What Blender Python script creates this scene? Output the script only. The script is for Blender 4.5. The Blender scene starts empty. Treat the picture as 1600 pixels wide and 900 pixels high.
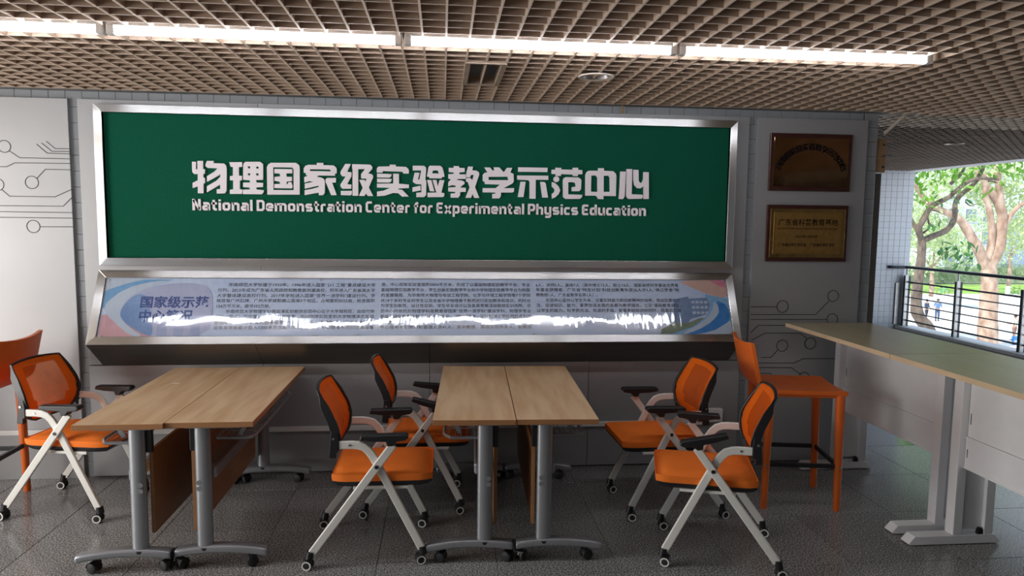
import bpy, bmesh, math, random
from mathutils import Vector, Matrix
random.seed(7)
S = bpy.context.scene
COL = S.collection
R = math.radians
PI = math.pi

# ------------------------------------------------------------------ camera
YAW, PITCH, ROLL, EYE, FPX = 0.09903388, -0.09467779, 0.01176776, 1.7150892, 1097.7400710
cam = bpy.data.cameras.new('camera')
cam.sensor_fit = 'HORIZONTAL'; cam.sensor_width = 36.0; cam.lens = FPX * 36.0 / 1600.0
cam.clip_start = 0.05; cam.clip_end = 600
camo = bpy.data.objects.new('camera', cam); COL.objects.link(camo)
fwd = Vector((math.sin(YAW) * math.cos(PITCH), math.cos(YAW) * math.cos(PITCH), math.sin(PITCH)))
r0 = Vector((math.cos(YAW), -math.sin(YAW), 0)); u0 = r0.cross(fwd)
rt = r0 * math.cos(ROLL) + u0 * math.sin(ROLL); up = -r0 * math.sin(ROLL) + u0 * math.cos(ROLL)
camo.matrix_world = Matrix(((rt.x, up.x, -fwd.x, 0), (rt.y, up.y, -fwd.y, 0), (rt.z, up.z, -fwd.z, EYE), (0, 0, 0, 1)))
S.camera = camo

# ------------------------------------------------------------------ world, sun, exposure
W = bpy.data.worlds.new('sky'); S.world = W; W.use_nodes = True
wn = W.node_tree.nodes; wn.clear()
wo = wn.new('ShaderNodeOutputWorld'); wb = wn.new('ShaderNodeBackground'); wt = wn.new('ShaderNodeTexCoord')
wr = wn.new('ShaderNodeValToRGB'); wsx = wn.new('ShaderNodeSeparateXYZ')
W.node_tree.links.new(wt.outputs['Generated'], wsx.inputs[0]); W.node_tree.links.new(wsx.outputs['Z'], wr.inputs[0])
wr.color_ramp.elements[0].position = 0.0; wr.color_ramp.elements[0].color = (0.92, 0.95, 1.0, 1)
wr.color_ramp.elements[1].position = 0.6; wr.color_ramp.elements[1].color = (0.62, 0.78, 1.0, 1)
W.node_tree.links.new(wr.outputs[0], wb.inputs[0]); W.node_tree.links.new(wb.outputs[0], wo.inputs[0])
wb.inputs[1].default_value = 1.4
sun = bpy.data.lights.new('sun', 'SUN'); sun.energy = 4.0; sun.angle = R(1.5); sun.color = (1.0, 0.93, 0.8)
suno = bpy.data.objects.new('sun', sun); COL.objects.link(suno)
suno.rotation_euler = (R(18), R(-38), 0)
# daylight through the open left side of the hall
dl = bpy.data.lights.new('daylight_left', 'AREA'); dl.shape = 'RECTANGLE'; dl.size = 4.2; dl.size_y = 2.0
dl.energy = 160; dl.color = (1.0, 0.95, 0.89)
dlo = bpy.data.objects.new('daylight_left', dl); COL.objects.link(dlo)
dlo.location = (-4.75, 2.3, 1.45); dlo.rotation_euler = (0, R(-90), 0)
TUBE = 23.0
S.view_settings.view_transform = 'Standard'; S.view_settings.look = 'None'
S.view_settings.gamma = 1.0; S.view_settings.exposure = 0.50; S.view_settings.use_curve_mapping = False
S.cycles.use_denoising = True
S.cycles.max_bounces = 10; S.cycles.diffuse_bounces = 5; S.cycles.glossy_bounces = 4; S.cycles.transparent_max_bounces = 12
S.cycles.sample_clamp_indirect = 6.0
S.cycles.caustics_reflective = False; S.cycles.caustics_refractive = False

# ------------------------------------------------------------------ materials
def lk(t, a, b): t.links.new(a, b)
def mat(name, c, rough=0.5, metal=0.0, var=0.0, vscale=8.0, stretch=(1, 1, 1), bump=0.0, bscale=60.0, c2=None,
        spec=0.5, coat=0.0, rvar=0.0, emit=None, estr=0.0, trans=0.0, detail=4.0, aniso=0.0):
    m = bpy.data.materials.new(name); m.use_nodes = True
    t = m.node_tree; b = t.nodes['Principled BSDF']
    b.inputs['Base Color'].default_value = (*c, 1); b.inputs['Roughness'].default_value = rough
    b.inputs['Metallic'].default_value = metal; b.inputs['Specular IOR Level'].default_value = spec
    b.inputs['Coat Weight'].default_value = coat; b.inputs['Coat Roughness'].default_value = 0.08
    b.inputs['Anisotropic'].default_value = aniso
    tc = t.nodes.new('ShaderNodeTexCoord'); mp = t.nodes.new('ShaderNodeMapping'); mp.inputs['Scale'].default_value = stretch
    lk(t, tc.outputs['Object'], mp.inputs[0])
    nz = t.nodes.new('ShaderNodeTexNoise'); nz.inputs['Scale'].default_value = vscale; nz.inputs['Detail'].default_value = detail
    lk(t, mp.outputs[0], nz.inputs[0])
    if var or c2:
        rp = t.nodes.new('ShaderNodeValToRGB')
        a = [max(0, v * (1 - var)) for v in c]; d = c2 if c2 else [min(1, v * (1 + var)) for v in c]
        rp.color_ramp.elements[0].position = 0.36; rp.color_ramp.elements[1].position = 0.64
        rp.color_ramp.elements[0].color = (*a, 1); rp.color_ramp.elements[1].color = (*d, 1)
        lk(t, nz.outputs['Fac'], rp.inputs[0]); lk(t, rp.outputs[0], b.inputs['Base Color'])
    if rvar:
        mr = t.nodes.new('ShaderNodeMapRange'); mr.inputs['To Min'].default_value = max(0.02, rough - rvar); mr.inputs['To Max'].default_value = rough + rvar
        lk(t, nz.outputs['Fac'], mr.inputs['Value']); lk(t, mr.outputs[0], b.inputs['Roughness'])
    if bump:
        n2 = t.nodes.new('ShaderNodeTexNoise'); n2.inputs['Scale'].default_value = bscale; n2.inputs['Detail'].default_value = 3
        lk(t, mp.outputs[0], n2.inputs[0]); bp = t.nodes.new('ShaderNodeBump'); bp.inputs['Strength'].default_value = bump
        bp.inputs['Distance'].default_value = 0.01
        lk(t, n2.outputs['Fac'], bp.inputs['Height']); lk(t, bp.outputs[0], b.inputs['Normal'])
    if emit:
        b.inputs['Emission Color'].default_value = (*emit, 1); b.inputs['Emission Strength'].default_value = estr
    if trans:
        tr = t.nodes.new('ShaderNodeBsdfTranslucent'); tr.inputs[0].default_value = (*c, 1)
        mx = t.nodes.new('ShaderNodeMixShader'); mx.inputs[0].default_value = trans
        o = t.nodes['Material Output']; lk(t, b.outputs[0], mx.inputs[1]); lk(t, tr.outputs[0], mx.inputs[2]); lk(t, mx.outputs[0], o.inputs[0])
    return m

M = {}
M['panel'] = mat('silver_aluminium_panel', (0.37, 0.37, 0.375), 0.50, 0.50, var=0.04, vscale=1.5, bump=0.02, bscale=30)
M['tile'] = mat('wall_tile', (0.27, 0.285, 0.30), 0.22, var=0.08, vscale=3)
M['ptile'] = mat('pillar_tile', (0.62, 0.66, 0.72), 0.25, var=0.06, vscale=3)
M['grout'] = mat('tile_grout', (0.20, 0.20, 0.20), 0.8, var=0.15)
M['steel'] = mat('brushed_steel', (0.42, 0.42, 0.41), 0.30, 1.0, var=0.05, vscale=40, stretch=(0.3, 30, 30), bump=0.03, bscale=60, rvar=0.06)
def tangent(m, t3):
    t = m.node_tree; b = t.nodes['Principled BSDF']; c = t.nodes.new('ShaderNodeCombineXYZ')
    for i in range(3): c.inputs[i].default_value = t3[i]
    lk(t, c.outputs[0], b.inputs['Tangent']); return m
M['steelh'] = tangent(mat('brushed_steel_lengthwise', (0.74, 0.74, 0.73), 0.255, 1.0, aniso=0.92, var=0.04, vscale=3, stretch=(0.5, 30, 30)), (0, 0, 1))
M['steelv'] = tangent(mat('brushed_steel_upright', (0.74, 0.74, 0.73), 0.255, 1.0, aniso=0.92, var=0.04, vscale=3, stretch=(30, 30, 0.5)), (1, 0, 0))
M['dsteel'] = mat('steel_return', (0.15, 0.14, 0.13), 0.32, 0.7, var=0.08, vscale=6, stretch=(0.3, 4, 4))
M['felt'] = mat('green_felt', (0.003, 0.082, 0.045), 0.95, var=0.07, vscale=90, bump=0.25, bscale=700, spec=0.15)
M['letter'] = mat('sign_letter_white', (0.82, 0.77, 0.80), 0.5, var=0.01)
M['poster'] = mat('poster_print', (0.50, 0.62, 0.86), 0.45, c2=(0.58, 0.70, 0.92), vscale=1.2)
M['dline'] = mat('engraved_line', (0.012, 0.012, 0.012), 0.5, var=0.1)
M['slat_shade'] = mat('ceiling_slat_side_shade', (0.55, 0.41, 0.31), 0.65, var=0.12, vscale=2.5)  # shade on the slat sides painted in as a darker brown
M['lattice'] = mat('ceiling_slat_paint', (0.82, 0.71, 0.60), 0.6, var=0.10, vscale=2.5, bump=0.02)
M['lattice_dim'] = mat('outer_ceiling_slat_shade', (0.28, 0.225, 0.185), 0.65, var=0.10, vscale=2.5)  # shade of the balcony ceiling painted into the slat colour
M['slab'] = mat('ceiling_slab_dark', (0.030, 0.025, 0.022), 0.9, var=0.2)
M['trim'] = mat('grey_metal_trim', (0.18, 0.17, 0.16), 0.5, var=0.08)
M['white'] = mat('white_plastic', (0.80, 0.80, 0.79), 0.35, var=0.02)
M['wood'] = mat('laminate_oak', (0.70, 0.43, 0.225), 0.34, c2=(0.84, 0.59, 0.36), vscale=2.2, stretch=(9, 0.9, 9), bump=0.015, bscale=8, detail=6)
M['woodedge'] = mat('laminate_edge', (0.36, 0.17, 0.07), 0.4, c2=(0.39, 0.19, 0.08), vscale=3, stretch=(2, 1, 12))
M['beige'] = mat('counter_laminate', (0.47, 0.40, 0.23), 0.28, c2=(0.53, 0.45, 0.28), vscale=2.0, stretch=(9, 0.8, 9), bump=0.01, bscale=8)
M['beigeedge'] = mat('counter_edge', (0.62, 0.46, 0.29), 0.4, var=0.04)
M['grey'] = mat('silver_grey_powder_coat', (0.33, 0.34, 0.36), 0.32, 0.45, var=0.04)
M['offwhite'] = mat('off_white_powder_coat', (0.80, 0.79, 0.74), 0.32, var=0.02, rvar=0.04)
M['legwhite'] = mat('desk_grey_white_paint', (0.86, 0.86, 0.87), 0.42, var=0.05, vscale=4)
M['black'] = mat('black_plastic', (0.014, 0.014, 0.016), 0.38, var=0.1)
M['rubber'] = mat('black_rubber', (0.018, 0.018, 0.018), 0.6, var=0.1)
M['orange'] = mat('orange_seat_fabric', (0.95, 0.215, 0.026), 0.75, var=0.06, vscale=5, bump=0.12, bscale=900, spec=0.25)
M['leather'] = mat('orange_leather', (0.76, 0.15, 0.018), 0.38, var=0.08, vscale=4, bump=0.06, bscale=250)
M['bolt'] = mat('bolt_steel', (0.5, 0.5, 0.5), 0.3, 1.0, var=0.05)
M['bronze'] = mat('bronze_plate', (0.26, 0.15, 0.075), 0.06, 1.0, var=0.15, vscale=5, bump=0.015, bscale=25)
M['gold'] = mat('gold_plate', (0.40, 0.23, 0.07), 0.38, 0.75, var=0.08, vscale=30)
M['goldb'] = mat('gold_border', (0.70, 0.45, 0.16), 0.18, 1.0, var=0.15, vscale=20, bump=0.1, bscale=80)
M['mahog'] = mat('dark_red_wood', (0.035, 0.010, 0.008), 0.3, c2=(0.055, 0.016, 0.011), vscale=6, stretch=(1, 1, 6))
M['ink'] = mat('black_ink', (0.006, 0.005, 0.006), 0.9, var=0.1, spec=0.05)
M['navy'] = mat('navy_ink', (0.035, 0.085, 0.30), 0.5, var=0.05)
M['brownb'] = mat('brown_board', (0.26, 0.16, 0.08), 0.6, var=0.15, vscale=10)
M['rail'] = mat('dark_rail_paint', (0.035, 0.04, 0.05), 0.25, 0.3, var=0.1)
M['railsteel'] = mat('rail_steel', (0.42, 0.43, 0.43), 0.35, 0.9, var=0.06)
M['alu'] = mat('lamp_reflector', (0.6, 0.6, 0.62), 0.35, 1.0, var=0.03)
M['concrete'] = mat('plaza_concrete', (0.62, 0.60, 0.58), 0.9, var=0.08, vscale=0.3, bump=0.1, bscale=3)
M['asphalt'] = mat('road_asphalt', (0.44, 0.46, 0.50), 0.9, var=0.1, vscale=0.2)
M['grass'] = mat('lawn_grass', (0.20, 0.34, 0.06), 0.95, var=0.3, vscale=0.8, bump=0.4, bscale=15)
M['bark1'] = mat('grey_bark', (0.085, 0.068, 0.055), 0.9, c2=(0.19, 0.15, 0.12), vscale=5, stretch=(2, 2, 0.7), bump=0.6, bscale=14)
M['bark2'] = mat('tan_bark', (0.24, 0.155, 0.11), 0.9, c2=(0.46, 0.35, 0.28), vscale=2.2, stretch=(1, 1, 0.6), bump=0.6, bscale=5)
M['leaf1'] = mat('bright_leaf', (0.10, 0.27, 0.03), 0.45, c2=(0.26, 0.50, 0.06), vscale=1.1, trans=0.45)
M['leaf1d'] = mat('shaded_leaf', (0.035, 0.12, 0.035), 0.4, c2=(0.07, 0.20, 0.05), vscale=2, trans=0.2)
M['leaf2'] = mat('pale_leaf', (0.38, 0.50, 0.24), 0.7, c2=(0.60, 0.70, 0.40), vscale=0.35, trans=0.4)  # distant leaf and facade colours paled in place of haze
M['leaf3'] = mat('hedge_leaf', (0.22, 0.30, 0.18), 0.8, c2=(0.34, 0.44, 0.28), vscale=0.5, trans=0.2)
M['facade'] = mat('blue_grey_facade', (0.50, 0.58, 0.70), 0.7, var=0.05, vscale=0.2)
M['fglass'] = mat('facade_window_glass', (0.16, 0.22, 0.30), 0.1, var=0.1, vscale=0.5)
M['plaster'] = mat('white_plaster', (0.62, 0.62, 0.62), 0.8, var=0.04)
M['tubew'] = mat('tube_glow', (1, 1, 1), 0.5, emit=(0.93, 0.94, 1.0), estr=TUBE, var=0.0)
M['teal'] = mat('teal_paint', (0.03, 0.42, 0.36), 0.4, var=0.05)
M['red'] = mat('red_paint', (0.5, 0.05, 0.04), 0.4, var=0.05)

def node_granite():
    m = bpy.data.materials.new('granite_floor'); m.use_nodes = True; t = m.node_tree; b = t.nodes['Principled BSDF']
    g = t.nodes.new('ShaderNodeNewGeometry')
    v = t.nodes.new('ShaderNodeTexNoise'); v.inputs['Scale'].default_value = 130; v.inputs['Detail'].default_value = 3; lk(t, g.outputs['Position'], v.inputs[0])
    rp = t.nodes.new('ShaderNodeValToRGB'); e = rp.color_ramp.elements
    e[0].position = 0.40; e[0].color = (0.088, 0.088, 0.087, 1); e[1].position = 0.66; e[1].color = (0.60, 0.60, 0.58, 1)
    x = rp.color_ramp.elements.new(0.53); x.color = (0.265, 0.262, 0.255, 1)
    lk(t, v.outputs['Fac'], rp.inputs[0])
    o = t.nodes.new('ShaderNodeObjectInfo'); mr = t.nodes.new('ShaderNodeMapRange'); mr.inputs['To Min'].default_value = 0.86; mr.inputs['To Max'].default_value = 1.08
    lk(t, o.outputs['Random'], mr.inputs['Value'])
    big = t.nodes.new('ShaderNodeTexNoise'); big.inputs['Scale'].default_value = 2.3; lk(t, g.outputs['Position'], big.inputs[0])
    m2 = t.nodes.new('ShaderNodeMapRange'); m2.inputs['To Min'].default_value = 0.75; m2.inputs['To Max'].default_value = 1.2; lk(t, big.outputs['Fac'], m2.inputs['Value'])
    mu = t.nodes.new('ShaderNodeMath'); mu.operation = 'MULTIPLY'; lk(t, mr.outputs[0], mu.inputs[0]); lk(t, m2.outputs[0], mu.inputs[1])
    vm = t.nodes.new('ShaderNodeVectorMath'); vm.operation = 'SCALE'; lk(t, rp.outputs[0], vm.inputs[0]); lk(t, mu.outputs[0], vm.inputs['Scale'])
    lk(t, vm.outputs[0], b.inputs['Base Color'])
    r2 = t.nodes.new('ShaderNodeMapRange'); r2.inputs['To Min'].default_value = 0.08; r2.inputs['To Max'].default_value = 0.30; lk(t, v.outputs['Fac'], r2.inputs['Value'])
    lk(t, r2.outputs[0], b.inputs['Roughness'])
    bp = t.nodes.new('ShaderNodeBump'); bp.inputs['Strength'].default_value = 0.02; bp.inputs['Distance'].default_value = 0.003
    lk(t, v.outputs['Fac'], bp.inputs['Height']); lk(t, bp.outputs[0], b.inputs['Normal'])
    return m
M['granite'] = node_granite()
M['polished'] = mat('polished_granite', (0.05, 0.05, 0.05), 0.09, c2=(0.11, 0.105, 0.10), vscale=60)

def node_mesh_fabric(tp_amount):
    m = mat('orange_back_mesh', (0.88, 0.17, 0.010), 0.7, var=0.05, vscale=4, spec=0.2); t = m.node_tree; b = t.nodes['Principled BSDF']
    tc = t.nodes.new('ShaderNodeTexCoord'); w = t.nodes.new('ShaderNodeTexVoronoi'); w.inputs['Scale'].default_value = 260; lk(t, tc.outputs['Object'], w.inputs[0])
    bp = t.nodes.new('ShaderNodeBump'); bp.inputs['Strength'].default_value = 0.5; bp.inputs['Distance'].default_value = 0.002
    lk(t, w.outputs['Distance'], bp.inputs['Height']); lk(t, bp.outputs[0], b.inputs['Normal'])
    tr = t.nodes.new('ShaderNodeBsdfTranslucent'); tr.inputs[0].default_value = (0.85, 0.20, 0.02, 1)
    tp = t.nodes.new('ShaderNodeBsdfTransparent'); tp.inputs[0].default_value = (1, 0.75, 0.6, 1)
    m1 = t.nodes.new('ShaderNodeMixShader'); m1.inputs[0].default_value = 0.25; m2 = t.nodes.new('ShaderNodeMixShader'); m2.inputs[0].default_value = tp_amount
    o = t.nodes['Material Output']; lk(t, b.outputs[0], m1.inputs[1]); lk(t, tr.outputs[0], m1.inputs[2]); lk(t, m1.outputs[0], m2.inputs[1]); lk(t, tp.outputs[0], m2.inputs[2]); lk(t, m2.outputs[0], o.inputs[0])
    return m
M['mesh'] = node_mesh_fabric(0.05); M['meshthin'] = node_mesh_fabric(0.58)

def node_film():
    m = bpy.data.materials.new('clear_plastic_film'); m.use_nodes = True; t = m.node_tree; t.nodes.remove(t.nodes['Principled BSDF']); o = t.nodes['Material Output']
    tc = t.nodes.new('ShaderNodeTexCoord'); mp = t.nodes.new('ShaderNodeMapping'); mp.inputs['Scale'].default_value = (1.0, 2.0, 2.0); mp.inputs['Rotation'].default_value = (0, R(14), 0); lk(t, tc.outputs['Object'], mp.inputs[0])
    n1 = t.nodes.new('ShaderNodeTexNoise'); n1.inputs['Scale'].default_value = 2.4; n1.inputs['Detail'].default_value = 1.5; lk(t, mp.outputs[0], n1.inputs[0])
    mp2 = t.nodes.new('ShaderNodeMapping'); mp2.inputs['Scale'].default_value = (26, 2.2, 2.2); mp2.inputs['Rotation'].default_value = (0, R(16), 0); lk(t, tc.outputs['Object'], mp2.inputs[0])
    n2 = t.nodes.new('ShaderNodeTexNoise'); n2.inputs['Scale'].default_value = 1.0; n2.inputs['Detail'].default_value = 2; n2.inputs['Distortion'].default_value = 0.4; lk(t, mp2.outputs[0], n2.inputs[0])
    msk = t.nodes.new('ShaderNodeTexNoise'); msk.inputs['Scale'].default_value = 1.1; lk(t, tc.outputs['Object'], msk.inputs[0])
    mk = t.nodes.new('ShaderNodeMapRange'); mk.inputs['From Min'].default_value = 0.46; mk.inputs['From Max'].default_value = 0.60; lk(t, msk.outputs['Fac'], mk.inputs['Value'])
    mm = t.nodes.new('ShaderNodeMath'); mm.operation = 'MULTIPLY'; lk(t, n2.outputs['Fac'], mm.inputs[0]); lk(t, mk.outputs[0], mm.inputs[1])
    b1 = t.nodes.new('ShaderNodeBump'); b1.inputs['Strength'].default_value = 1.0; b1.inputs['Distance'].default_value = 0.0028; lk(t, n1.outputs['Fac'], b1.inputs['Height'])
    b2 = t.nodes.new('ShaderNodeBump'); b2.inputs['Strength'].default_value = 1.0; b2.inputs['Distance'].default_value = 0.0034; lk(t, mm.outputs[0], b2.inputs['Height']); lk(t, b1.outputs[0], b2.inputs['Normal'])
    gl = t.nodes.new('ShaderNodeBsdfGlossy'); gl.inputs['Roughness'].default_value = 0.06; lk(t, b2.outputs[0], gl.inputs['Normal'])
    tp = t.nodes.new('ShaderNodeBsdfTransparent'); fr = t.nodes.new('ShaderNodeFresnel'); fr.inputs[0].default_value = 1.55; lk(t, b2.outputs[0], fr.inputs['Normal'])
    ad = t.nodes.new('ShaderNodeMath'); ad.operation = 'MULTIPLY_ADD'; ad.inputs[1].default_value = 1.0; ad.inputs[2].default_value = 0.07; lk(t, fr.outputs[0], ad.inputs[0])
    mx = t.nodes.new('ShaderNodeMixShader'); lk(t, ad.outputs[0], mx.inputs[0]); lk(t, tp.outputs[0], mx.inputs[1]); lk(t, gl.outputs[0], mx.inputs[2]); lk(t, mx.outputs[0], o.inputs[0])
    return m
M['film'] = node_film()

# ------------------------------------------------------------------ mesh helpers
class MB:
    def __init__(s): s.v = []; s.f = []; s.mi = []; s.cur = 0
    def _a(s, vs, fs):
        o = len(s.v); s.v += [tuple(p) for p in vs]; s.f += [tuple(i + o for i in f) for f in fs]; s.mi += [s.cur] * len(fs); return s
    def box(s, x0, x1, y0, y1, z0, z1):
        return s._a([(x0, y0, z0), (x1, y0, z0), (x1, y1, z0), (x0, y1, z0), (x0, y0, z1), (x1, y0, z1), (x1, y1, z1), (x0, y1, z1)],
                    [(3, 2, 1, 0), (4, 5, 6, 7), (0, 1, 5, 4), (1, 2, 6, 5), (2, 3, 7, 6), (3, 0, 4, 7)])
    def prism(s, poly, a, b, axis='y'):
        """closed polygon extruded along axis from a to b; poly pairs are the two other axes in x,y,z order"""
        n = len(poly)
        def P(p, t): return (p[0], t, p[1]) if axis == 'y' else ((t, p[0], p[1]) if axis == 'x' else (p[0], p[1], t))
        vs = [P(p, a) for p in poly] + [P(p, b) for p in poly]
        fs = [tuple(range(n)), tuple(range(2 * n - 1, n - 1, -1))] + [(i, i + n, (i + 1) % n + n, (i + 1) % n) for i in range(n)]
        return s._a(vs, fs)
    def tube(s, pts, r, n=8, closed=False, caps=True):
        pts = [Vector(p) for p in pts]; k = len(pts); rs = r if isinstance(r, (list, tuple)) else [r] * k
        vs = []; up = None
        for i, p in enumerate(pts):
            a = pts[(i - 1) % k] if (closed or i > 0) else p; c = pts[(i + 1) % k] if (closed or i < k - 1) else p
            d = (c - a).normalized()
            if up is None:
                up = Vector((0, 0, 1)) if abs(d.z) < 0.9 else Vector((1, 0, 0))
            x = d.cross(up)
            x = x.normalized() if x.length > 1e-5 else d.orthogonal().normalized()
            y = x.cross(d).normalized(); up = y
            for j in range(n):
                t = 2 * PI * j / n + PI / n
                q = p + (x * math.cos(t) + y * math.sin(t)) * rs[i]; vs.append(q)
        fs = []
        for i in range(k if closed else k - 1):
            for j in range(n):
                a = i * n + j; b = i * n + (j + 1) % n; c = ((i + 1) % k) * n + (j + 1) % n; d = ((i + 1) % k) * n + j; fs.append((a, b, c, d))
        if caps and not closed: fs += [tuple(range(n - 1, -1, -1)), tuple(range((k - 1) * n, k * n))]
        return s._a(vs, fs)
    def cyl(s, p0, p1, r, n=16, r2=None): return s.tube([p0, p1], [r, r if r2 is None else r2], n)
    def lathe(s, prof, c=(0, 0, 0), n=20, axis='z'):
        vs = []
        for r_, h in prof:
            for j in range(n):
                t = 2 * PI * j / n; a, b = r_ * math.cos(t), r_ * math.sin(t)
                vs.append((c[0] + a, c[1] + b, c[2] + h) if axis == 'z' else (c[0] + a, c[1] + h, c[2] + b))
        fs = []
        for i in range(len(prof) - 1):
            for j in range(n): fs.append((i * n + j, i * n + (j + 1) % n, (i + 1) * n + (j + 1) % n, (i + 1) * n + j))
        return s._a(vs, fs)
    def band(s, pts, w, y0, y1):
        """polyline in x,z thickened to width w with mitred joins, extruded from y0 to y1"""
        L = offset(pts, w / 2); Rr = offset(pts, -w / 2)
        return s.prism(L + Rr[::-1], y0, y1, 'y')
    def grid(s, fn, nu, nv):
        vs = [fn(i / nu, j / nv) for j in range(nv + 1) for i in range(nu + 1)]
        fs = [(j * (nu + 1) + i, j * (nu + 1) + i + 1, (j + 1) * (nu + 1) + i + 1, (j + 1) * (nu + 1) + i) for j in range(nv) for i in range(nu)]
        return s._a(vs, fs)
    def build(s, name, m, parent=None, smooth=False, bevel=0.0, seg=2, fix=True):
        me = bpy.data.meshes.new(name); me.from_pydata(s.v, [], s.f)
        ms = m if isinstance(m, (list, tuple)) else [m]
        for x in ms: me.materials.append(M[x] if isinstance(x, str) else x)
        if len(ms) > 1:
            for p, i in zip(me.polygons, s.mi): p.material_index = i
        if fix:
            bm = bmesh.new(); bm.from_mesh(me); bmesh.ops.recalc_face_normals(bm, faces=bm.faces); bm.to_mesh(me); bm.free()
        if smooth:
            for p in me.polygons: p.use_smooth = True
            try: me.set_sharp_from_angle(angle=R(40))
            except Exception: pass
        o = bpy.data.objects.new(name, me); COL.objects.link(o)
        if parent: o.parent = parent
        if bevel:
            b = o.modifiers.new('bevel', 'BEVEL'); b.width = bevel; b.segments = seg; b.limit_method = 'ANGLE'; b.angle_limit = R(40)
        return o
def offset(pts, d):
    out = []; n = len(pts)
    for i, p in enumerate(pts):
        a = pts[i - 1] if i else None; c = pts[i + 1] if i < n - 1 else None
        def nrm(p, q):
            l = math.hypot(q[0] - p[0], q[1] - p[1]) or 1; return (-(q[1] - p[1]) / l, (q[0] - p[0]) / l)
        if a is None: m = nrm(p, c); k = 1
        elif c is None: m = nrm(a, p); k = 1
        else:
            n1 = nrm(a, p); n2 = nrm(p, c); m = (n1[0] + n2[0], n1[1] + n2[1]); l = math.hypot(*m) or 1; m = (m[0] / l, m[1] / l); k = 1 / max(0.35, m[0] * n1[0] + m[1] * n1[1])
        out.append((p[0] + m[0] * d * k, p[1] + m[1] * d * k))
    return out
def link_copy(o, loc=None, parent=None, rotz=None):
    c = o.copy(); COL.objects.link(c)
    if loc is not None: c.location = loc
    if rotz is not None: c.rotation_euler = (0, 0, rotz)
    if parent is not None: c.parent = parent
    return c
def dup(root, loc, rz, label, group=None):
    r = root.copy(); COL.objects.link(r); r.location = loc; r.rotation_euler = (0, 0, rz); r['label'] = label
    if group: r['group'] = group
    for ch in list(root.children):
        c = ch.copy(); COL.objects.link(c); c.parent = r
        for g in list(ch.children):
            d = g.copy(); COL.objects.link(d); d.parent = c
    return r
def thing(name, label, cat, loc=(0, 0, 0), rz=0.0, group=None):
    o = bpy.data.objects.new(name, None); COL.objects.link(o); o.empty_display_size = 0.1
    o.location = loc; o.rotation_euler = (0, 0, rz); o['label'] = label; o['category'] = cat
    if group: o['group'] = group
    return o
def tag(o, label, cat, group=None, kind=None):
    o['label'] = label; o['category'] = cat
    if group: o['group'] = group
    if kind: o['kind'] = kind
    return o
def struct(o, label, cat=None):
    o['kind'] = 'structure'; o['label'] = label
    if cat: o['category'] = cat
    return o
def flat_curve(polys, depth, name='glyph'):
    """closed outlines in x,z (holes by even-odd) -> list of verts/faces of a slab; front face at y=-depth"""
    c = bpy.data.curves.new(name, 'CURVE'); c.dimensions = '2D'; c.fill_mode = 'BOTH'; c.extrude = depth / 2
    for p in polys:
        sp = c.splines.new('POLY'); sp.points.add(len(p) - 1); sp.use_cyclic_u = True
        for i, (x, z) in enumerate(p): sp.points[i].co = (x, z, 0, 1)
    o = bpy.data.objects.new(name, c); COL.objects.link(o)
    me = bpy.data.meshes.new_from_object(o.evaluated_get(bpy.context.evaluated_depsgraph_get()))
    COL.objects.unlink(o); bpy.data.objects.remove(o); bpy.data.curves.remove(c)
    me.transform(Matrix.Rotation(R(90), 4, 'X')); me.transform(Matrix.Translation((0, -depth / 2, 0)))
    return me
def text_mesh(body, size, width=None, depth=0.0, align='LEFT', bold=0.0):
    c = bpy.data.curves.new('line', 'FONT'); c.body = body; c.size = size; c.align_x = align; c.resolution_u = 2; c.extrude = depth; c.offset = bold
    o = bpy.data.objects.new('line', c); COL.objects.link(o)
    me = bpy.data.meshes.new_from_object(o.evaluated_get(bpy.context.evaluated_depsgraph_get()))
    COL.objects.unlink(o); bpy.data.objects.remove(o); bpy.data.curves.remove(c)
    if width and len(me.vertices):
        w = max(v.co.x for v in me.vertices) - min(v.co.x for v in me.vertices); k = width / w
        for v in me.vertices: v.co.x *= k
    me.transform(Matrix.Rotation(R(90), 4, 'X'))
    return me
def mesh_obj(name, me, m, parent=None, loc=(0, 0, 0)):
    me.materials.clear(); me.materials.append(M[m]); me.name = name
    o = bpy.data.objects.new(name, me); COL.objects.link(o); o.location = loc
    if parent: o.parent = parent
    return o
def arc(cx, cz, r, a0, a1, n): return [(cx + r * math.cos(R(a0 + (a1 - a0) * i / n)), cz + r * math.sin(R(a0 + (a1 - a0) * i / n))) for i in range(n + 1)]

# ================================================================== STRUCTURE
D = 4.735          # front plane of the cladding on the back wall
PITCHC = 0.101     # ceiling lattice cell
ZC = 2.50          # underside of the lattice

# floor slab with single stone tiles
fl = struct(MB().box(-7, 8.0, -6, 12, -0.35, -0.004).build('floor', 'grout'), 'speckled grey granite tile floor of the hall', 'floor')
TX0, TY0, TS = 0.877, 4.44, 0.6
def tile_proto(m, name='tile'):
    return MB().box(0.0015, TS - 0.0015, 0.0015, TS - 0.0015, -0.012, 0.0).build(name, m, fl, bevel=0.0012, seg=1)
ta = tile_proto('granite'); tb = tile_proto('polished')
firsta = firstb = True
for i in range(-9, 12):
    for j in range(-7, 11):
        x, y = TX0 + TS * i, TY0 + TS * j
        if y > 5.0 - 0.3 and x < 2.2: continue
        if x > 7.2 and y < 2: continue
        src = tb if y > 4.9 else ta
        if src is ta and firsta: ta.location = (x, y, 0); firsta = False; continue
        if src is tb and firstb: tb.location = (x, y, 0); firstb = False; continue
        link_copy(src, (x, y, 0))
struct(MB().box(7.60, 7.92, -6, 11.06, 0.0, 0.045).build('trim_1', 'plaster', bevel=0.004), 'white kerb strip under the balcony railing', 'kerb')

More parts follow.
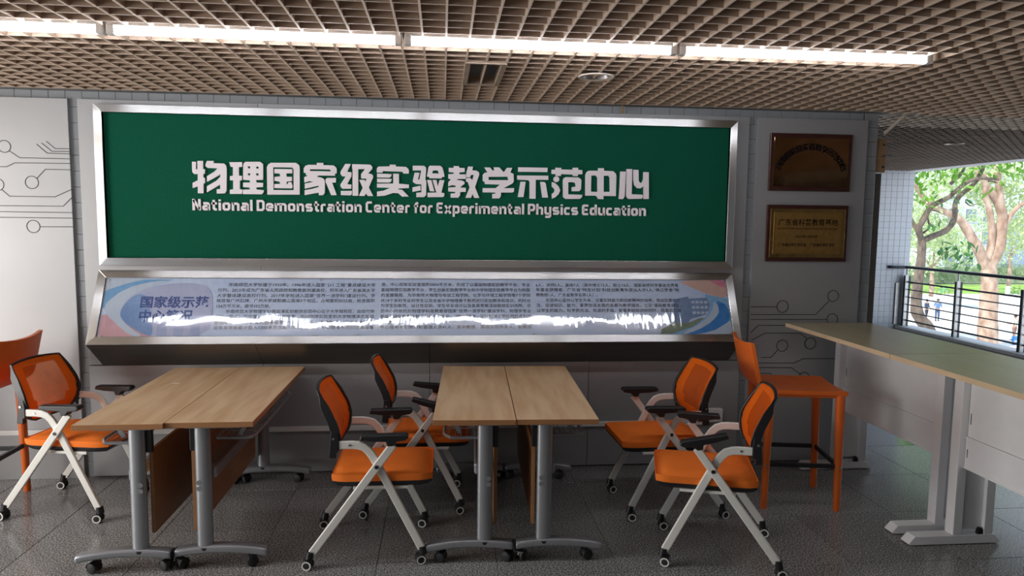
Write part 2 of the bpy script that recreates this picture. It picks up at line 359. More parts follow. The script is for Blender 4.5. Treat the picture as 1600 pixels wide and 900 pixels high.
# back wall with tiles and cladding panels
wbk = struct(MB().box(-7, 3.05, 4.765, 4.96, 0, 2.95).build('wall_back', 'grout'), 'tiled back wall clad with grey panels', 'wall')
tw = MB().box(0.001, 0.099, -0.010, 0.0, 0.001, 0.099).build('tile', 'tile', wbk, bevel=0.0015, seg=1); n = 0
def wt_(x, z):
    global n
    if n == 0: tw.location = (x, 4.767, z)
    else: link_copy(tw, (x, 4.767, z))
    n += 1
for k in range(24):
    wt_(-2.36, 0.1 * k); wt_(2.085, 0.1 * k); 
for k in range(25): wt_(2.951, 0.1 * k)
for i in range(58): wt_(-2.86 + 0.1 * i, 2.4)
def wpanel(x0, x1, z0, z1, nm='cladding_panel'):
    return MB().box(x0 + 0.0015, x1 - 0.0015, D, 4.757, z0, z1).build(nm, 'panel', wbk, bevel=0.0015, seg=2)
EDG = [-2.283, -1.182, -0.084, 1.014, 2.102]
for a, b in zip(EDG, EDG[1:]):
    wpanel(a, b, 0.755, 2.447); wpanel(a, b, 0.012, 0.750)
pl_left = wpanel(-4.9, -2.337, 0.0, 2.447); pl_right = wpanel(2.155, 2.965, 0.012, 2.447); wpanel(-7, -4.9, 0.0, 2.447)
LINES_LEFT=[[-2692,2115,-2635,2075,-2328,2074],[-2531,2161,-2472,2107,-2327,2105],[-2502,2169,-2443,2119,-2326,2120],[-2473,2180,-2423,2136,-2325,2137],[-2966,2013,-2714,2018,-2665,2043,-2330,2045],[-2541,1948,-2487,2006,-2331,2006],[-2750,1875,-2707,1835,-2437,1835,-2331,1886],[-3050,1774,-2391,1777,-2333,1836],[-3080,1738,-2335,1737],[-3082,1703,-2336,1702],[-2537,1646,-2337,1647]]
RINGS_LEFT=[(-2722,2143,37),(-2571,1923,39),(-2774,1906,37),(-2576,1647,39)]
LINES_RIGHT=[[2164,1134,2359,1134],[2167,1079,2649,1078,2743,1176],[2168,1044,2734,1043],[2173,949,2227,1002,2466,1000,2825,999],[2184,896,2281,946,2540,945,2590,908],[2379,823,2331,771,2256,771],[2214,731,2503,728,2574,760,3051,756],[2215,698,2486,696,2556,648],[2217,658,2332,654,2366,628]]
RINGS_RIGHT=[(2400,1136,42),(2773,1212,40),(2775,1044,40),(2620,870,41),(2411,855,41),(2587,622,38)]

def circuit(lines, rings, par):
    b = MB(); e = 0.0016
    for L in lines:
        p = [(L[i] / 1000, L[i + 1] / 1000) for i in range(0, len(L), 2)]; b.band(p, 0.0042, D - e, D + 0.0005)
    for cx, cz, r in rings:
        c = [(cx / 1000 + r / 1000 * math.cos(2 * PI * t / 40), cz / 1000 + r / 1000 * math.sin(2 * PI * t / 40)) for t in range(41)]
        b.band(c, 0.0042, D - e, D + 0.0005)
    return b.build('circuit_pattern', 'dline', par, fix=False)
circuit(LINES_LEFT, RINGS_LEFT, pl_left)
circuit(LINES_RIGHT, RINGS_RIGHT, pl_right)
# end of the wall: dark corner post, brown mounting board, plaster soffit and strut
MB().box(3.05, 3.165, 4.86, 4.96, 0, 2.09).build('corner_post', 'trim', wbk, bevel=0.003)
bb = MB().box(3.03, 3.128, 4.768, 4.79, 2.092, 2.325).build('mounting_board', 'brownb', bevel=0.002)
tag(bb, 'small brown upright board with two bolts on the end of the tiled wall', 'board')
for z in (2.13, 2.285): MB().cyl((3.108, 4.768, z), (3.108, 4.762, z), 0.007, 10).build('bolt', 'black', bb)
MB().cyl((3.095, 4.768, 2.205), (3.095, 4.715, 2.205), 0.005, 8).cyl((3.095, 4.72, 2.205), (3.135, 4.715, 2.207), 0.005, 8).build('hook', 'bolt', bb, smooth=True)
struct(MB().prism([(3.05, 4.765), (3.36, 4.765), (3.05, 5.02)], 2.505, 2.53, 'z').build('trim_2', 'plaster'), 'white plaster soffit wedge beside the wall end', 'soffit')
st = MB().box(-0.012, 0.012, -0.002, 0.0, 0, 0.235).box(-0.012, -0.010, -0.002, 0.018, 0, 0.235).build('angle_strut', 'lattice')
st.location = (3.30, 4.80, 2.525); st.rotation_euler = (0, R(180 + 48), 0); tag(st, 'thin slanting metal strut hanging below the soffit beside the wall end', 'strut')
struct(MB().box(-5.2, 3.06, 4.70, 4.757, 2.500, 2.512).box(-5.2, 3.06, 4.70, 4.706, 2.512, 2.56).build('trim_3', 'trim'), 'grey metal edge strip between ceiling lattice and back wall', 'trim')
struct(MB().box(3.06, 5.5, 4.79, 4.80, 2.500, 2.56).build('trim_4', 'trim'), 'dark edge strip closing the ceiling lattice over the balcony passage', 'trim')
hk = MB().box(1.196, 1.206, 4.715, 4.735, 2.452, 2.505).box(1.192, 1.210, 4.72, 4.725, 2.448, 2.462).build('ceiling_hook', 'brownb', bevel=0.001)
tag(hk, 'tiny brown hook under the ceiling edge above the green sign board', 'hook')
# pillar, beam, other sides of the hall
wf = struct(MB().box(6.3, 7.80, 11.08, 11.5, -5.8, 2.95).build('wall_far', 'grout'), 'white tiled wall pier at the far end of the balcony', 'wall')
MB().box(2.4, 6.895, 11.072, 11.5, -0.3, 2.95).build('plastered_section', 'plaster', wf)
tp0 = MB().box(0.0015, 0.0985, -0.010, 0.0, 0.0015, 0.0985).build('tile', 'ptile', wf, bevel=0.0015, seg=1); first = True
for i in range(9):
    for k in range(27):
        p = (6.90 + 0.1 * i, 11.082, 0.1 * k - 0.02)
        if first: tp0.location = p; first = False
        else: link_copy(tp0, p)
struct(MB().box(7.66, 7.98, -6, 12, 2.62, 3.1).build('trim_5', 'plaster', bevel=0.004), 'white edge beam above the balcony railing', 'beam')
struct(MB().box(-7, 7.98, -6.2, -6, 0, 3.1).build('wall_near', 'panel'), 'plain grey wall behind the camera', 'wall')
struct(MB().box(-5.0, -4.85, -6, 4.735, 0, 0.42).build('wall_left', 'panel'), 'low parapet wall along the open left side of the hall', 'wall')

struct(MB().box(7.70, 7.98, -6, 3.6, 0.045, 2.62).build('wall_light_block', 'panel'), 'added grey wall behind the viewer, unseen, keeping skylight out of the hall', 'wall')  # added unseen wall that blocks skylight to darken the right wall panel
# ceiling: dark slab and one object for each slat of the open lattice
ce = struct(MB().box(-7.15, 7.66, -6.2, 12, 2.95, 3.1).build('ceiling', 'slab'), 'open beige lattice ceiling below a dark slab', 'ceiling')
TH = 0.0085; HT = 0.048
XL = [0.014 + PITCHC * k for k in range(-47, 55)]
Y0, YS0, YS1, Y1 = -2.2, 3.135, 3.305, 4.70
VX0, VX1, VY0, VY1 = 0.014 + PITCHC, 0.014 + 3 * PITCHC, 3.600, 4.150      # opening
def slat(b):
    b.mi = [1 if i % 6 == 0 else 0 for i in range(len(b.f))]; return b.build('ceiling_slat', ['slat_shade', 'lattice'], ce, fix=False)
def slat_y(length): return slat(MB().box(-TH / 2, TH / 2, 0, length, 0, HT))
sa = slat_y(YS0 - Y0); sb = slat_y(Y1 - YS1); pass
used = {}
def put(src, loc):
    if src.name not in used: used[src.name] = 1; src.location = loc
    else: link_copy(src, loc)
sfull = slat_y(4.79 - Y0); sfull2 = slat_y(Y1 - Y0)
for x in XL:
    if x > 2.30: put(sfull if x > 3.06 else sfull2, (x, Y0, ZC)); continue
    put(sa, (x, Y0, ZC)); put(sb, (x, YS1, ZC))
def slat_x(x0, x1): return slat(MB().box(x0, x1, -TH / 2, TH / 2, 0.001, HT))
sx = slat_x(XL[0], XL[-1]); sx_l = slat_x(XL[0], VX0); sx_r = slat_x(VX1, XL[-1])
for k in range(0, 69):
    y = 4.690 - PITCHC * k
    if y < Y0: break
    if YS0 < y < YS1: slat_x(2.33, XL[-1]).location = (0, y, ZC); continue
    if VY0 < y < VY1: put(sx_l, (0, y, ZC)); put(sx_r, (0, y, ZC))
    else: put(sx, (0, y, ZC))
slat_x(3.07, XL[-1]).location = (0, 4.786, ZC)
# ceiling beyond the wall line, over the balcony: too far to pick slats apart
Z2 = 2.62
for ya, yb, mm_ in ((5.02, 6.23, 'lattice'), (6.232, 11.07, 'lattice_dim')):  # lit near strip and shaded rest are set by slat colour
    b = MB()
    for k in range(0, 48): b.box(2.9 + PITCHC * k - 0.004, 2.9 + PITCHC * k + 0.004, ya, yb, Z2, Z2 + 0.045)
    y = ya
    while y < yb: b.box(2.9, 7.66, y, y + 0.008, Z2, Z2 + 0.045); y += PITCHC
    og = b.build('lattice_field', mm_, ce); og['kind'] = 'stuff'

# opening in the lattice with its frame
vf = thing('ceiling_opening', 'square wooden-framed opening in the lattice ceiling above the green board', 'ceiling hatch', (0.5 * (VX0 + VX1), 0.5 * (VY0 + VY1), ZC))
hx, hy = 0.5 * (VX1 - VX0), 0.5 * (VY1 - VY0)
for x0, x1, y0, y1 in ((-hx - .004, -hx + .022, -hy, hy), (hx - .022, hx + .004, -hy, hy), (-hx, hx, -hy - .012, -hy + .004), (-hx, hx, hy - .004, hy + .012)):
    MB().box(x0, x1, y0, y1, -0.006, 0.05).build('frame_board', mat('pale_frame_wood', (0.40, 0.31, 0.24), 0.7, var=0.1) if 'fw' not in M else M['fw'], vf)
MB().box(-hx, hx, -hy, hy, 0.20, 0.21).build('dark_void', 'slab', vf)  # dark sheet painting in the black void above the opening
for i in range(5):
    a = MB().box(-hx + .02, hx - .02, -0.006, 0.006, 0, 0.02).build('wire', 'trim', vf); a.location = (0, -0.2 + 0.1 * i, 0.10 + 0.012 * i); a.rotation_euler = (0, R(14), R(12))
def downlight(loc, label):
    t = thing('recessed_downlight', label, 'ceiling light', loc, 0, 'round downlights in the lattice')
    MB().lathe([(0.075, -0.002), (0.095, -0.006), (0.097, 0.0), (0.080, 0.004), (0.075, -0.002)], n=28).build('rim', 'lattice', t, smooth=True)
    MB().lathe([(0.076, 0.0), (0.070, 0.012), (0.055, 0.030), (0.03, 0.042), (0.001, 0.045)], n=28).build('reflector', 'alu', t, smooth=True)
    MB().lathe([(0.001, 0.008), (0.02, 0.010), (0.026, 0.022), (0.02, 0.04)], n=14).build('bulb', 'white', t, smooth=True)
downlight((0.82, 3.81, ZC - 0.004), 'round silver downlight set in the near lattice ceiling right of the hatch')
downlight((5.57, 7.29, Z2 - 0.004), 'round downlight in the far ceiling over the balcony')

# tube lights in the slot of the lattice
def tube_light(x, label, ex):
    t = thing('tube_light', label, 'ceiling light', (x, 3.188, 2.493), 0, 'row of white tube lights')
    L = 1.158
    MB().lathe([(0.0175, 0), (0.0175, L)], n=16).build('lamp_tube', 'tubew', t, smooth=True, fix=False).rotation_euler = (0, R(90), 0)
    MB().box(-0.03, L + 0.03, -0.017, 0.017, 0.0165, 0.050).build('housing', 'white', t, bevel=0.003)
    for a, b_ in ((-0.032, 0.0), (L, L + 0.032)): MB().box(a, b_, -0.020, 0.020, -0.019, 0.022).build('end_cap', 'white', t, bevel=0.004)
    if ex: MB().tube([(L + .03, 0, .03), (L + .034, -.01, .02), (L + .035, .01, .05), (L + .036, 0, .07)], 0.003, 6).build('cable', 'white', t)
    return t
for n_, lab in ((-1, 'leftmost tube light of the row in view, its left part outside the picture'), (0, 'second tube light from the left, above the left half of the green board'),
                (1, 'third tube light from the left, directly in front of the ceiling hatch'), (2, 'rightmost tube light of the row, ending near the balcony')):
    tube_light(-1.368 + 1.2315 * n_, lab, n_ < 2)

# ================================================================== SIGN BOARD
sg = thing('sign_board', 'large green felt sign board in a steel frame with white lettering', 'sign', (0, D, 1.91))
fx0, fx1, fz0, fz1, fw_ = -2.168, 1.998, 1.405 - 1.91, 2.414 - 1.91, 0.050
def mitre(name, side, par, x0, x1, z0, z1, w, ya, yb):
    m = 'steelh' if side in 'tb' else 'steelv'
    P = {'t': [(x0, z1), (x1, z1), (x1 - w, z1 - w), (x0 + w, z1 - w)], 'b': [(x0, z0), (x1, z0), (x1 - w, z0 + w), (x0 + w, z0 + w)],
         'l': [(x0, z0), (x0, z1), (x0 + w, z1 - w), (x0 + w, z0 + w)], 'r': [(x1, z0), (x1, z1), (x1 - w, z1 - w), (x1 - w, z0 + w)]}[side]
    return MB().prism(P, ya, yb, 'y').build(name, m, par, bevel=0.002)
for s_ in 'tblr': mitre('frame_bar', s_, sg, fx0, fx1, fz0, fz1, fw_, -0.048, -0.001)
MB().box(fx0 + fw_ - .004, fx1 - fw_ + .004, -0.022, -0.004, fz0 + fw_ - .004, fz1 - fw_ + .004).build('felt_panel', 'felt', sg)
GLYPHS=[[[-1554,2074,-1520,2075,-1521,2023,-1510,2023,-1511,1995,-1520,1992,-1521,1970,-1512,1968,-1512,1936,-1521,1931,-1522,1870,-1557,1870,-1556,1914,-1588,1903,-1587,1935,-1555,1952,-1554,1992,-1575,1991,-1586,2002,-1588,2024,-1587,2068,-1563,2068,-1565,2022,-1555,2022],[-1495,2075,-1453,2076,-1458,2062,-1393,2061,-1379,2049,-1376,2028,-1380,1888,-1388,1873,-1398,1871,-1440,1870,-1440,1897,-1418,1899,-1418,1928,-1501,1877,-1500,1915,-1443,1949,-1416,1976,-1416,1994,-1428,1983,-1499,1943,-1498,1978,-1451,2009,-1431,2030,-1492,2031,-1505,2042,-1504,2056]],
[[-1358,2070,-1279,2072,-1280,2043,-1300,2039,-1301,1985,-1282,1985,-1283,1957,-1296,1954,-1297,1900,-1283,1898,-1284,1870,-1359,1869,-1359,1895,-1338,1899,-1337,1955,-1357,1956,-1356,1982,-1338,1984,-1336,2039,-1351,2042],[-1256,2074,-1167,2076,-1150,2063,-1149,2051,-1151,1962,-1193,1959,-1193,1945,-1151,1942,-1152,1916,-1194,1913,-1194,1900,-1148,1896,-1149,1882,-1162,1869,-1279,1869,-1278,1897,-1232,1900,-1237,1911,-1276,1914,-1275,1942,-1231,1944,-1235,1958,-1275,1960,-1272,2054,-1266,2068],[-1243,2046,-1229,2046,-1229,2033,-1243,2033],[-1192,2046,-1177,2046,-1177,2033,-1192,2033],[-1244,2002,-1230,2002,-1230,1989,-1244,1989],[-1193,2002,-1178,2002,-1178,1989,-1193,1989]],
[[-1100,2071,-943,2074,-924,2060,-920,2044,-922,1871,-1126,1868,-1125,2042,-1117,2059],[-1086,2043,-968,2044,-958,2033,-960,1899,-1087,1898],[-1078,2033,-967,2033,-967,2007,-1004,2005,-1004,1985,-970,1984,-970,1957,-1004,1953,-1004,1937,-996,1937,-993,1949,-974,1950,-966,1924,-972,1910,-1081,1910,-1080,1936,-1043,1938,-1048,1951,-1079,1957,-1078,1982,-1041,1986,-1047,2004,-1079,2005]],
[[-811,2076,-770,2077,-770,2063,-705,2062,-688,2048,-685,2036,-686,2011,-697,2010,-697,1996,-802,1996,-812,1987,-783,1983,-767,1973,-762,1956,-763,1883,-775,1869,-801,1869,-801,1886,-891,1869,-890,1900,-842,1909,-801,1922,-801,1931,-842,1921,-889,1910,-889,1942,-834,1954,-861,1959,-891,1949,-892,1983,-867,1994,-880,1996,-881,2010,-894,2012,-894,2039,-883,2056,-864,2063,-811,2063],[-856,2035,-730,2036,-720,2023,-856,2024],[-747,1981,-691,1982,-691,1953,-715,1951,-687,1871,-722,1870,-757,1956,-757,1971]],
[[-630,2073,-595,2074,-619,2022,-592,2020,-592,1994,-620,1943,-593,1941,-594,1914,-651,1913,-662,1929,-662,1941,-628,1993,-650,1993,-661,2007,-661,2022],[-660,1899,-590,1901,-591,1881,-598,1871,-660,1872],[-586,2072,-470,2072,-457,2057,-457,2045,-485,2014,-463,2012,-453,2001,-453,1989,-481,1924,-453,1869,-488,1869,-500,1885,-510,1868,-545,1869,-520,1921,-542,1972,-509,1973,-502,1961,-495,1981,-530,1982,-530,2009,-504,2043,-548,2041,-549,1869,-586,1869,-584,2043,-587,2045]],
[[-345,2074,-307,2075,-307,2063,-239,2061,-225,2049,-221,2037,-222,2019,-257,2018,-264,2030,-390,2032,-392,2021,-429,2022,-428,2048,-418,2060,-345,2063],[-427,2015,-333,2013,-336,1998,-348,1989,-427,1991],[-427,1983,-333,1982,-336,1966,-348,1958,-427,1958],[-323,2016,-286,2016,-286,1952,-221,1947,-221,1924,-287,1921,-294,1916,-264,1912,-222,1869,-265,1868,-292,1890,-324,1891,-380,1872,-428,1868,-428,1898,-385,1905,-343,1924,-428,1925,-428,1950,-323,1952]],
[[-196,2070,-123,2071,-110,2060,-109,2048,-114,1984,-108,1971,-109,1880,-123,1867,-173,1866,-173,1894,-140,1898,-140,1950,-175,1952,-194,1963,-196,1972,-184,2025,-152,2025,-163,1980,-153,1981,-141,2041,-196,2040],[-198,1929,-146,1941,-145,1911,-198,1900],[-85,2072,-16,2073,-3,2062,9,2021,11,2002,-6,2000,-8,1991,-87,1991,-90,2000,-104,2002,-100,2026,-93,2063],[-64,2042,-33,2043,-26,2022,-70,2023],[-103,1979,-75,1979,-55,1905,-85,1907],[-67,1980,-41,1980,-33,1938,-21,1980,11,1979,-9,1898,11,1894,10,1876,0,1869,-100,1867,-100,1896,-40,1898,-45,1906]],
[[71,2073,105,2073,109,2062,144,2061,144,2036,109,2032,109,2019,151,2020,151,1991,102,1989,92,1982,127,1979,143,1971,144,1958,122,1941,114,1933,152,1932,152,1906,115,1903,115,1883,102,1866,52,1866,52,1892,82,1896,82,1904,36,1907,36,1932,82,1935,87,1945,62,1949,36,1940,36,1966,54,1987,36,1991,36,2019,72,2022,72,2032,39,2034,39,2061,71,2061],[166,2072,199,2072,194,2047,222,2046,238,2035,240,2020,213,1937,242,1867,208,1867,197,1892,187,1867,150,1866,177,1936,164,1971,153,1973,153,1996,182,1997,195,1984,204,2018,186,2017,179,2001,153,2002,156,2036]],
[[274,2068,312,2068,328,2049,340,2050,335,2070,373,2070,403,2038,423,2068,459,2069,447,2038,468,2029,471,1981,463,1966,402,1934,473,1935,473,1914,463,1906,386,1905,386,1882,375,1866,328,1865,328,1894,349,1897,349,1904,264,1904,264,1932,349,1933,379,1957,278,1959,275,1976,264,1978,263,2018,275,2032,295,2036],[302,2007,429,2010,434,1987,302,1986]],
[[499,2073,697,2074,695,2045,499,2044],[493,2019,702,2021,703,1994,618,1993,619,1867,578,1868,577,1980,568,1990,494,1992],[516,1978,550,1978,537,1877,499,1877],[648,1980,677,1979,686,1968,702,1876,664,1876]],
[[750,2075,789,2075,789,2064,866,2064,866,2077,903,2078,904,2064,932,2062,933,2036,904,2034,902,2022,870,2022,866,2032,789,2034,787,2021,752,2021,752,2033,724,2034,724,2061,750,2063],[777,1999,776,1992,771,1986,765,1981,758,1980,750,1981,744,1985,739,1991,738,1999,739,2006,743,2012,750,2017,757,2018,765,2017,771,2013,775,2007],[727,1980,749,1973,773,1952,784,1925,774,1899,751,1878,729,1869,728,1901,741,1910,748,1925,741,1939,727,1950],[823,2014,906,2013,925,2001,927,1986,926,1936,914,1922,863,1921,863,1948,890,1952,886,1976,874,1981,838,1981,839,1900,936,1898,933,1881,918,1870,822,1869,805,1882,802,1993,808,2008]],
[[1040,2077,1079,2078,1080,2061,1143,2059,1162,2043,1166,2026,1166,1893,1081,1893,1081,1871,1043,1872,1039,1885,1026,1894,956,1893,954,2031,963,2051,977,2059,1041,2060],[994,2028,1026,2029,1037,2015,1039,1919,994,1920],[1079,2028,1111,2029,1121,2016,1124,1921,1081,1920]],
[[1192,2058,1231,2058,1227,1891,1216,1874,1187,1874,1191,1958],[1235,2075,1274,2076,1275,1907,1348,1906,1355,1893,1346,1878,1257,1875,1242,1885,1237,1903],[1281,2072,1318,2071,1321,1999,1331,1984,1343,1987,1352,2008,1353,2057,1389,2057,1395,1877,1358,1876,1356,1961,1335,1948,1313,1949,1291,1969,1283,2007]]]

for g in GLYPHS:
    pol = [[(q[i] / 1000, q[i + 1] / 1000) for i in range(0, len(q), 2)] for q in g]
    cx = 0.5 * (min(p[0] for q in pol for p in q) + max(p[0] for q in pol for p in q))
    me = flat_curve([[(x - cx, z - 1.972) for x, z in q] for q in pol], 0.013)
    mesh_obj('letter', me, 'letter', sg, (cx, -0.0225, 1.972 - 1.91))
o_ = [(2.6, 8.6), (6.4, 8.6), (7.6, 7.4), (7.6, 2.6), (6.4, 1.4), (2.6, 1.4), (1.4, 2.6), (1.4, 7.4), (2.6, 8.6), (3, 8.6)]
n_s = [[(1.4, 0), (1.4, 10)], [(1.4, 8.6), (6.4, 8.6), (7.6, 7.4), (7.6, 0)]]
FONT = {
 'N': (9.6, [[(1.4, 0), (1.4, 13.6)], [(1.4, 12.4), (8.2, 1.2)], [(8.2, 0), (8.2, 13.6)]]),
 'a': (9, [[(1.4, 8.6), (6.4, 8.6), (7.6, 7.4), (7.6, 0)], [(7.6, 5.2), (2.6, 5.2), (1.4, 4.2), (1.4, 2.4), (2.4, 1.4), (7.6, 1.4)]]),
 't': (6.4, [[(2.6, 12.8), (2.6, 2.6), (3.8, 1.4), (6, 1.4)], [(0, 8.6), (6, 8.6)]]),
 'i': (2.8, [[(1.4, 0), (1.4, 9.8)], [(1.4, 11.2), (1.4, 13.4)]]),
 'o': (9, [o_]), 'n': (9, n_s), 'l': (2.8, [[(1.4, 0), (1.4, 13.6)]]),
 'D': (9.6, [[(1.4, 7), (1.4, 12.2), (6.6, 12.2), (8.2, 10.6), (8.2, 3), (6.6, 1.4), (1.4, 1.4), (1.4, 7.5)]]),
 'e': (9, [[(7.8, 1.4), (2.6, 1.4), (1.4, 2.6), (1.4, 7.4), (2.6, 8.6), (6.4, 8.6), (7.6, 7.4), (7.6, 4.9), (1.4, 4.9)]]),
 'm': (14.4, [[(1.4, 0), (1.4, 10)], [(1.4, 8.6), (11.8, 8.6), (13, 7.4), (13, 0)], [(7.2, 8.6), (7.2, 0)]]),
 's': (9, [[(7.8, 8.6), (2.4, 8.6), (1.4, 7.6), (1.4, 6), (2.4, 5), (6.6, 5), (7.6, 4), (7.6, 2.4), (6.6, 1.4), (1.0, 1.4)]]),
 'r': (6.2, [[(1.4, 0), (1.4, 7.4), (2.6, 8.6), (6, 8.6)]]),
 'C': (9, [[(8, 12.2), (2.8, 12.2), (1.4, 10.8), (1.4, 2.8), (2.8, 1.4), (8, 1.4)]]),
 'f': (6.2, [[(2.6, 0), (2.6, 11), (3.8, 12.2), (6, 12.2)], [(0.2, 8.6), (5.6, 8.6)]]),
 'E': (8.6, [[(8, 12.2), (2.4, 12.2), (1.4, 11.2), (1.4, 2.4), (2.4, 1.4), (8, 1.4)], [(1.4, 6.9), (7.2, 6.9)]]),
 'x': (8.8, [[(0.9, 10), (7.9, 0)], [(7.9, 10), (0.9, 0)]]),
 'p': (9, [[(1.4, -4), (1.4, 8.6), (6.4, 8.6), (7.6, 7.4), (7.6, 2.6), (6.4, 1.4), (1.4, 1.4)]]),
 'P': (9.2, [[(1.4, 0), (1.4, 12.2), (6.6, 12.2), (8, 10.8), (8, 7), (6.6, 5.6), (1.4, 5.6)]]),
 'h': (9, [[(1.4, 0), (1.4, 13.6)], [(1.4, 8.6), (6.4, 8.6), (7.6, 7.4), (7.6, 0)]]),
 'y': (9, [[(1.4, 10), (1.4, 2.6), (2.6, 1.4), (7.6, 1.4)], [(7.6, 10), (7.6, -1.4), (6.4, -2.6), (1.4, -2.6)]]),
 'c': (8, [[(7.4, 8.6), (2.6, 8.6), (1.4, 7.4), (1.4, 2.6), (2.6, 1.4), (7.4, 1.4)]]),
 'd': (9, [[(7.6, 13.6), (7.6, 0)], [(7.6, 1.4), (2.6, 1.4), (1.4, 2.6), (1.4, 7.4), (2.6, 8.6), (7.6, 8.6)]]),
 'u': (9, [[(1.4, 10), (1.4, 2.6), (2.6, 1.4), (7.6, 1.4)], [(7.6, 10), (7.6, 0)]])}
LS = {}
for w_, xa, xb in (('National', -1.594, -1.221), ('Demonstration', -1.195, -0.528), ('Center', -0.502, -0.215), ('for', -0.19, -0.066), ('Experimental', -0.041, 0.543), ('Physics', 0.569, 0.91), ('Education', 0.937, 1.379)):
    tot = sum(FONT[c][0] for c in w_) + 1.7 * (len(w_) - 1); k = (xb - xa) / tot; x = xa
    for c in w_:
        adv, st_ = FONT[c]; kz = 0.0053; key = c
        b = MB()
        for q in st_: b.band([(p[0] * k, p[1] * kz) for p in q], 2.8 * k, -0.010, 0.0)
        o = b.build('letter', 'letter', sg, fix=False); o.location = (x, -0.0225, 1.7615 - 1.91); x += (adv + 1.7) * k

# ================================================================== SLANTED DISPLAY CASE
dc = thing('display_case', 'long slanted steel display case with a blue printed panel under clear film', 'display case', (0, D - 0.0005, 1.372))
dc.rotation_euler = (-R(25.0), 0, 0)
MI = Matrix.Rotation(-dc.rotation_euler[0], 4, 'X')
def toloc(me):
    me.transform(Matrix.Translation((0, -(D - 0.0005), -1.372))); me.transform(MI)
UX0, UX1, VL = -2.195, 2.018, 0.495
for s_ in 'tblr': mitre('frame_bar', s_, dc, UX0, UX1, -VL, 0.0, 0.052, -0.004, 0.012)
MB().box(UX0 + .048, UX1 - .048, 0.006, 0.012, -VL + .048, -.048).build('poster', 'poster', dc)
edges = [UX0, -1.182, -0.084, 1.014, UX1]
for a, b_ in zip(edges, edges[1:]):
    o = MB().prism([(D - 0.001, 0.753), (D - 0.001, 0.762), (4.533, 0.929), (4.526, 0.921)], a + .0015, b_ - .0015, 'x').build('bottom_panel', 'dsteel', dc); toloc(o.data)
for a in (UX0, UX1 - 0.004):
    o = MB().prism([(D - 0.001, 0.755), (D - 0.001, 1.364), (4.530, 0.930)], a, a + 0.004, 'x').build('end_cheek', 'steel', dc); toloc(o.data)
def decal(name, pts, m, lvl):
    me = flat_curve([[(u, -v) for u, v in pts]], 0.0006); return mesh_obj(name, me, m, dc, (0, 0.006 - 0.0006 * lvl + 0.0003, 0))
def cm(n, c, c2=None): M[n] = mat(n, c, 0.45, c2=c2, var=0.03, vscale=2.5); return n
def smooth_poly(p, it=2):
    for _ in range(it):
        q = []
        for i in range(len(p)):
            a, b_ = p[i], p[(i + 1) % len(p)]
            q += [(a[0] * .75 + b_[0] * .25, a[1] * .75 + b_[1] * .25), (a[0] * .25 + b_[0] * .75, a[1] * .25 + b_[1] * .75)]
        p = q
    return p
cm('print_sky', (0.16, 0.38, 0.66)); cm('print_pale', (0.50, 0.60, 0.74)); cm('print_pink', (0.62, 0.36, 0.42)); cm('print_blue', (0.12, 0.24, 0.52), (0.22, 0.36, 0.64))
cm('print_peach', (0.66, 0.42, 0.36)); cm('print_rose', (0.66, 0.20, 0.30)); cm('print_azure', (0.22, 0.46, 0.74)); cm('print_deep', (0.03, 0.22, 0.60)); cm('print_green', (0.13, 0.20, 0.14), (0.22, 0.30, 0.20)); cm('print_tower', (0.16, 0.26, 0.46)); cm('print_lilac', (0.42, 0.47, 0.69)); cm('print_faint', (0.33, 0.40, 0.64))
decal('printed_swoosh', [(-2.139, .142), (-2.03, .078), (-1.95, .062), (-1.719, .06), (-1.888, .097), (-1.99, .147), (-2.039, .216), (-2.054, .303), (-2.10, .285), (-2.139, .245)], 'print_sky', 1)
decal('printed_swoosh', [(-2.146, .054), (-2.011, .054), (-1.892, .058), (-2.007, .087), (-2.138, .137)], 'print_pale', 2)
decal('printed_swoosh', [(-2.13, .30), (-2.136, .442), (-1.809, .442), (-1.923, .39), (-2.001, .332), (-2.03, .28)], 'print_pink', 2)
decal('printed_swoosh', smooth_poly([(-2.146, .25), (-2.02, .12), (-1.84, .07), (-1.72, .07), (-1.90, .12), (-2.0, .20), (-2.03, .30), (-1.95, .39), (-1.86, .44), (-1.94, .44), (-2.06, .34)], 1), 'print_pale', 3)
decal('printed_ellipse', smooth_poly([(-2.03, .285), (-2.0, .195), (-1.92, .135), (-1.80, .095), (-1.60, .08), (-1.48, .12), (-1.46, .30), (-1.48, .441), (-1.79, .441), (-1.914, .40), (-1.997, .345)], 2), 'print_lilac', 4)
decal('printed_ellipse', smooth_poly([(-2.03, .285), (-1.99, .20), (-1.92, .15), (-1.86, .19), (-1.84, .30), (-1.80, .441), (-1.86, .43), (-1.94, .385), (-2.0, .34)], 2), 'print_blue', 5)
for i in range(3): decal('printed_tower', [(-1.79 + .10 * i, .36 - .02 * i), (-1.73 + .10 * i, .355 - .02 * i), (-1.725 + .10 * i, .44), (-1.785 + .10 * i, .44)], 'print_faint', 5)
decal('printed_swoosh', smooth_poly([(1.60, .054), (1.965, .054), (1.965, .19), (1.85, .165), (1.732, .115)], 1), 'print_peach', 1)
decal('printed_swoosh', [(1.849, .054), (1.962, .054), (1.960, .107), (1.913, .096)], 'print_rose', 2)
decal('printed_swoosh', [(1.80, .155), (1.958, .187), (1.964, .44), (1.50, .442), (1.68, .392), (1.792, .32), (1.834, .246)], 'print_azure', 2)
decal('printed_swoosh', smooth_poly([(1.869, .195), (1.955, .235), (1.962, .351), (1.832, .419), (1.716, .442), (1.62, .442), (1.795, .382), (1.878, .299)], 1), 'print_deep', 3)
decal('printed_swoosh', [(1.72, .442), (1.84, .415), (1.962, .345), (1.964, .44)], 'print_pale', 4)
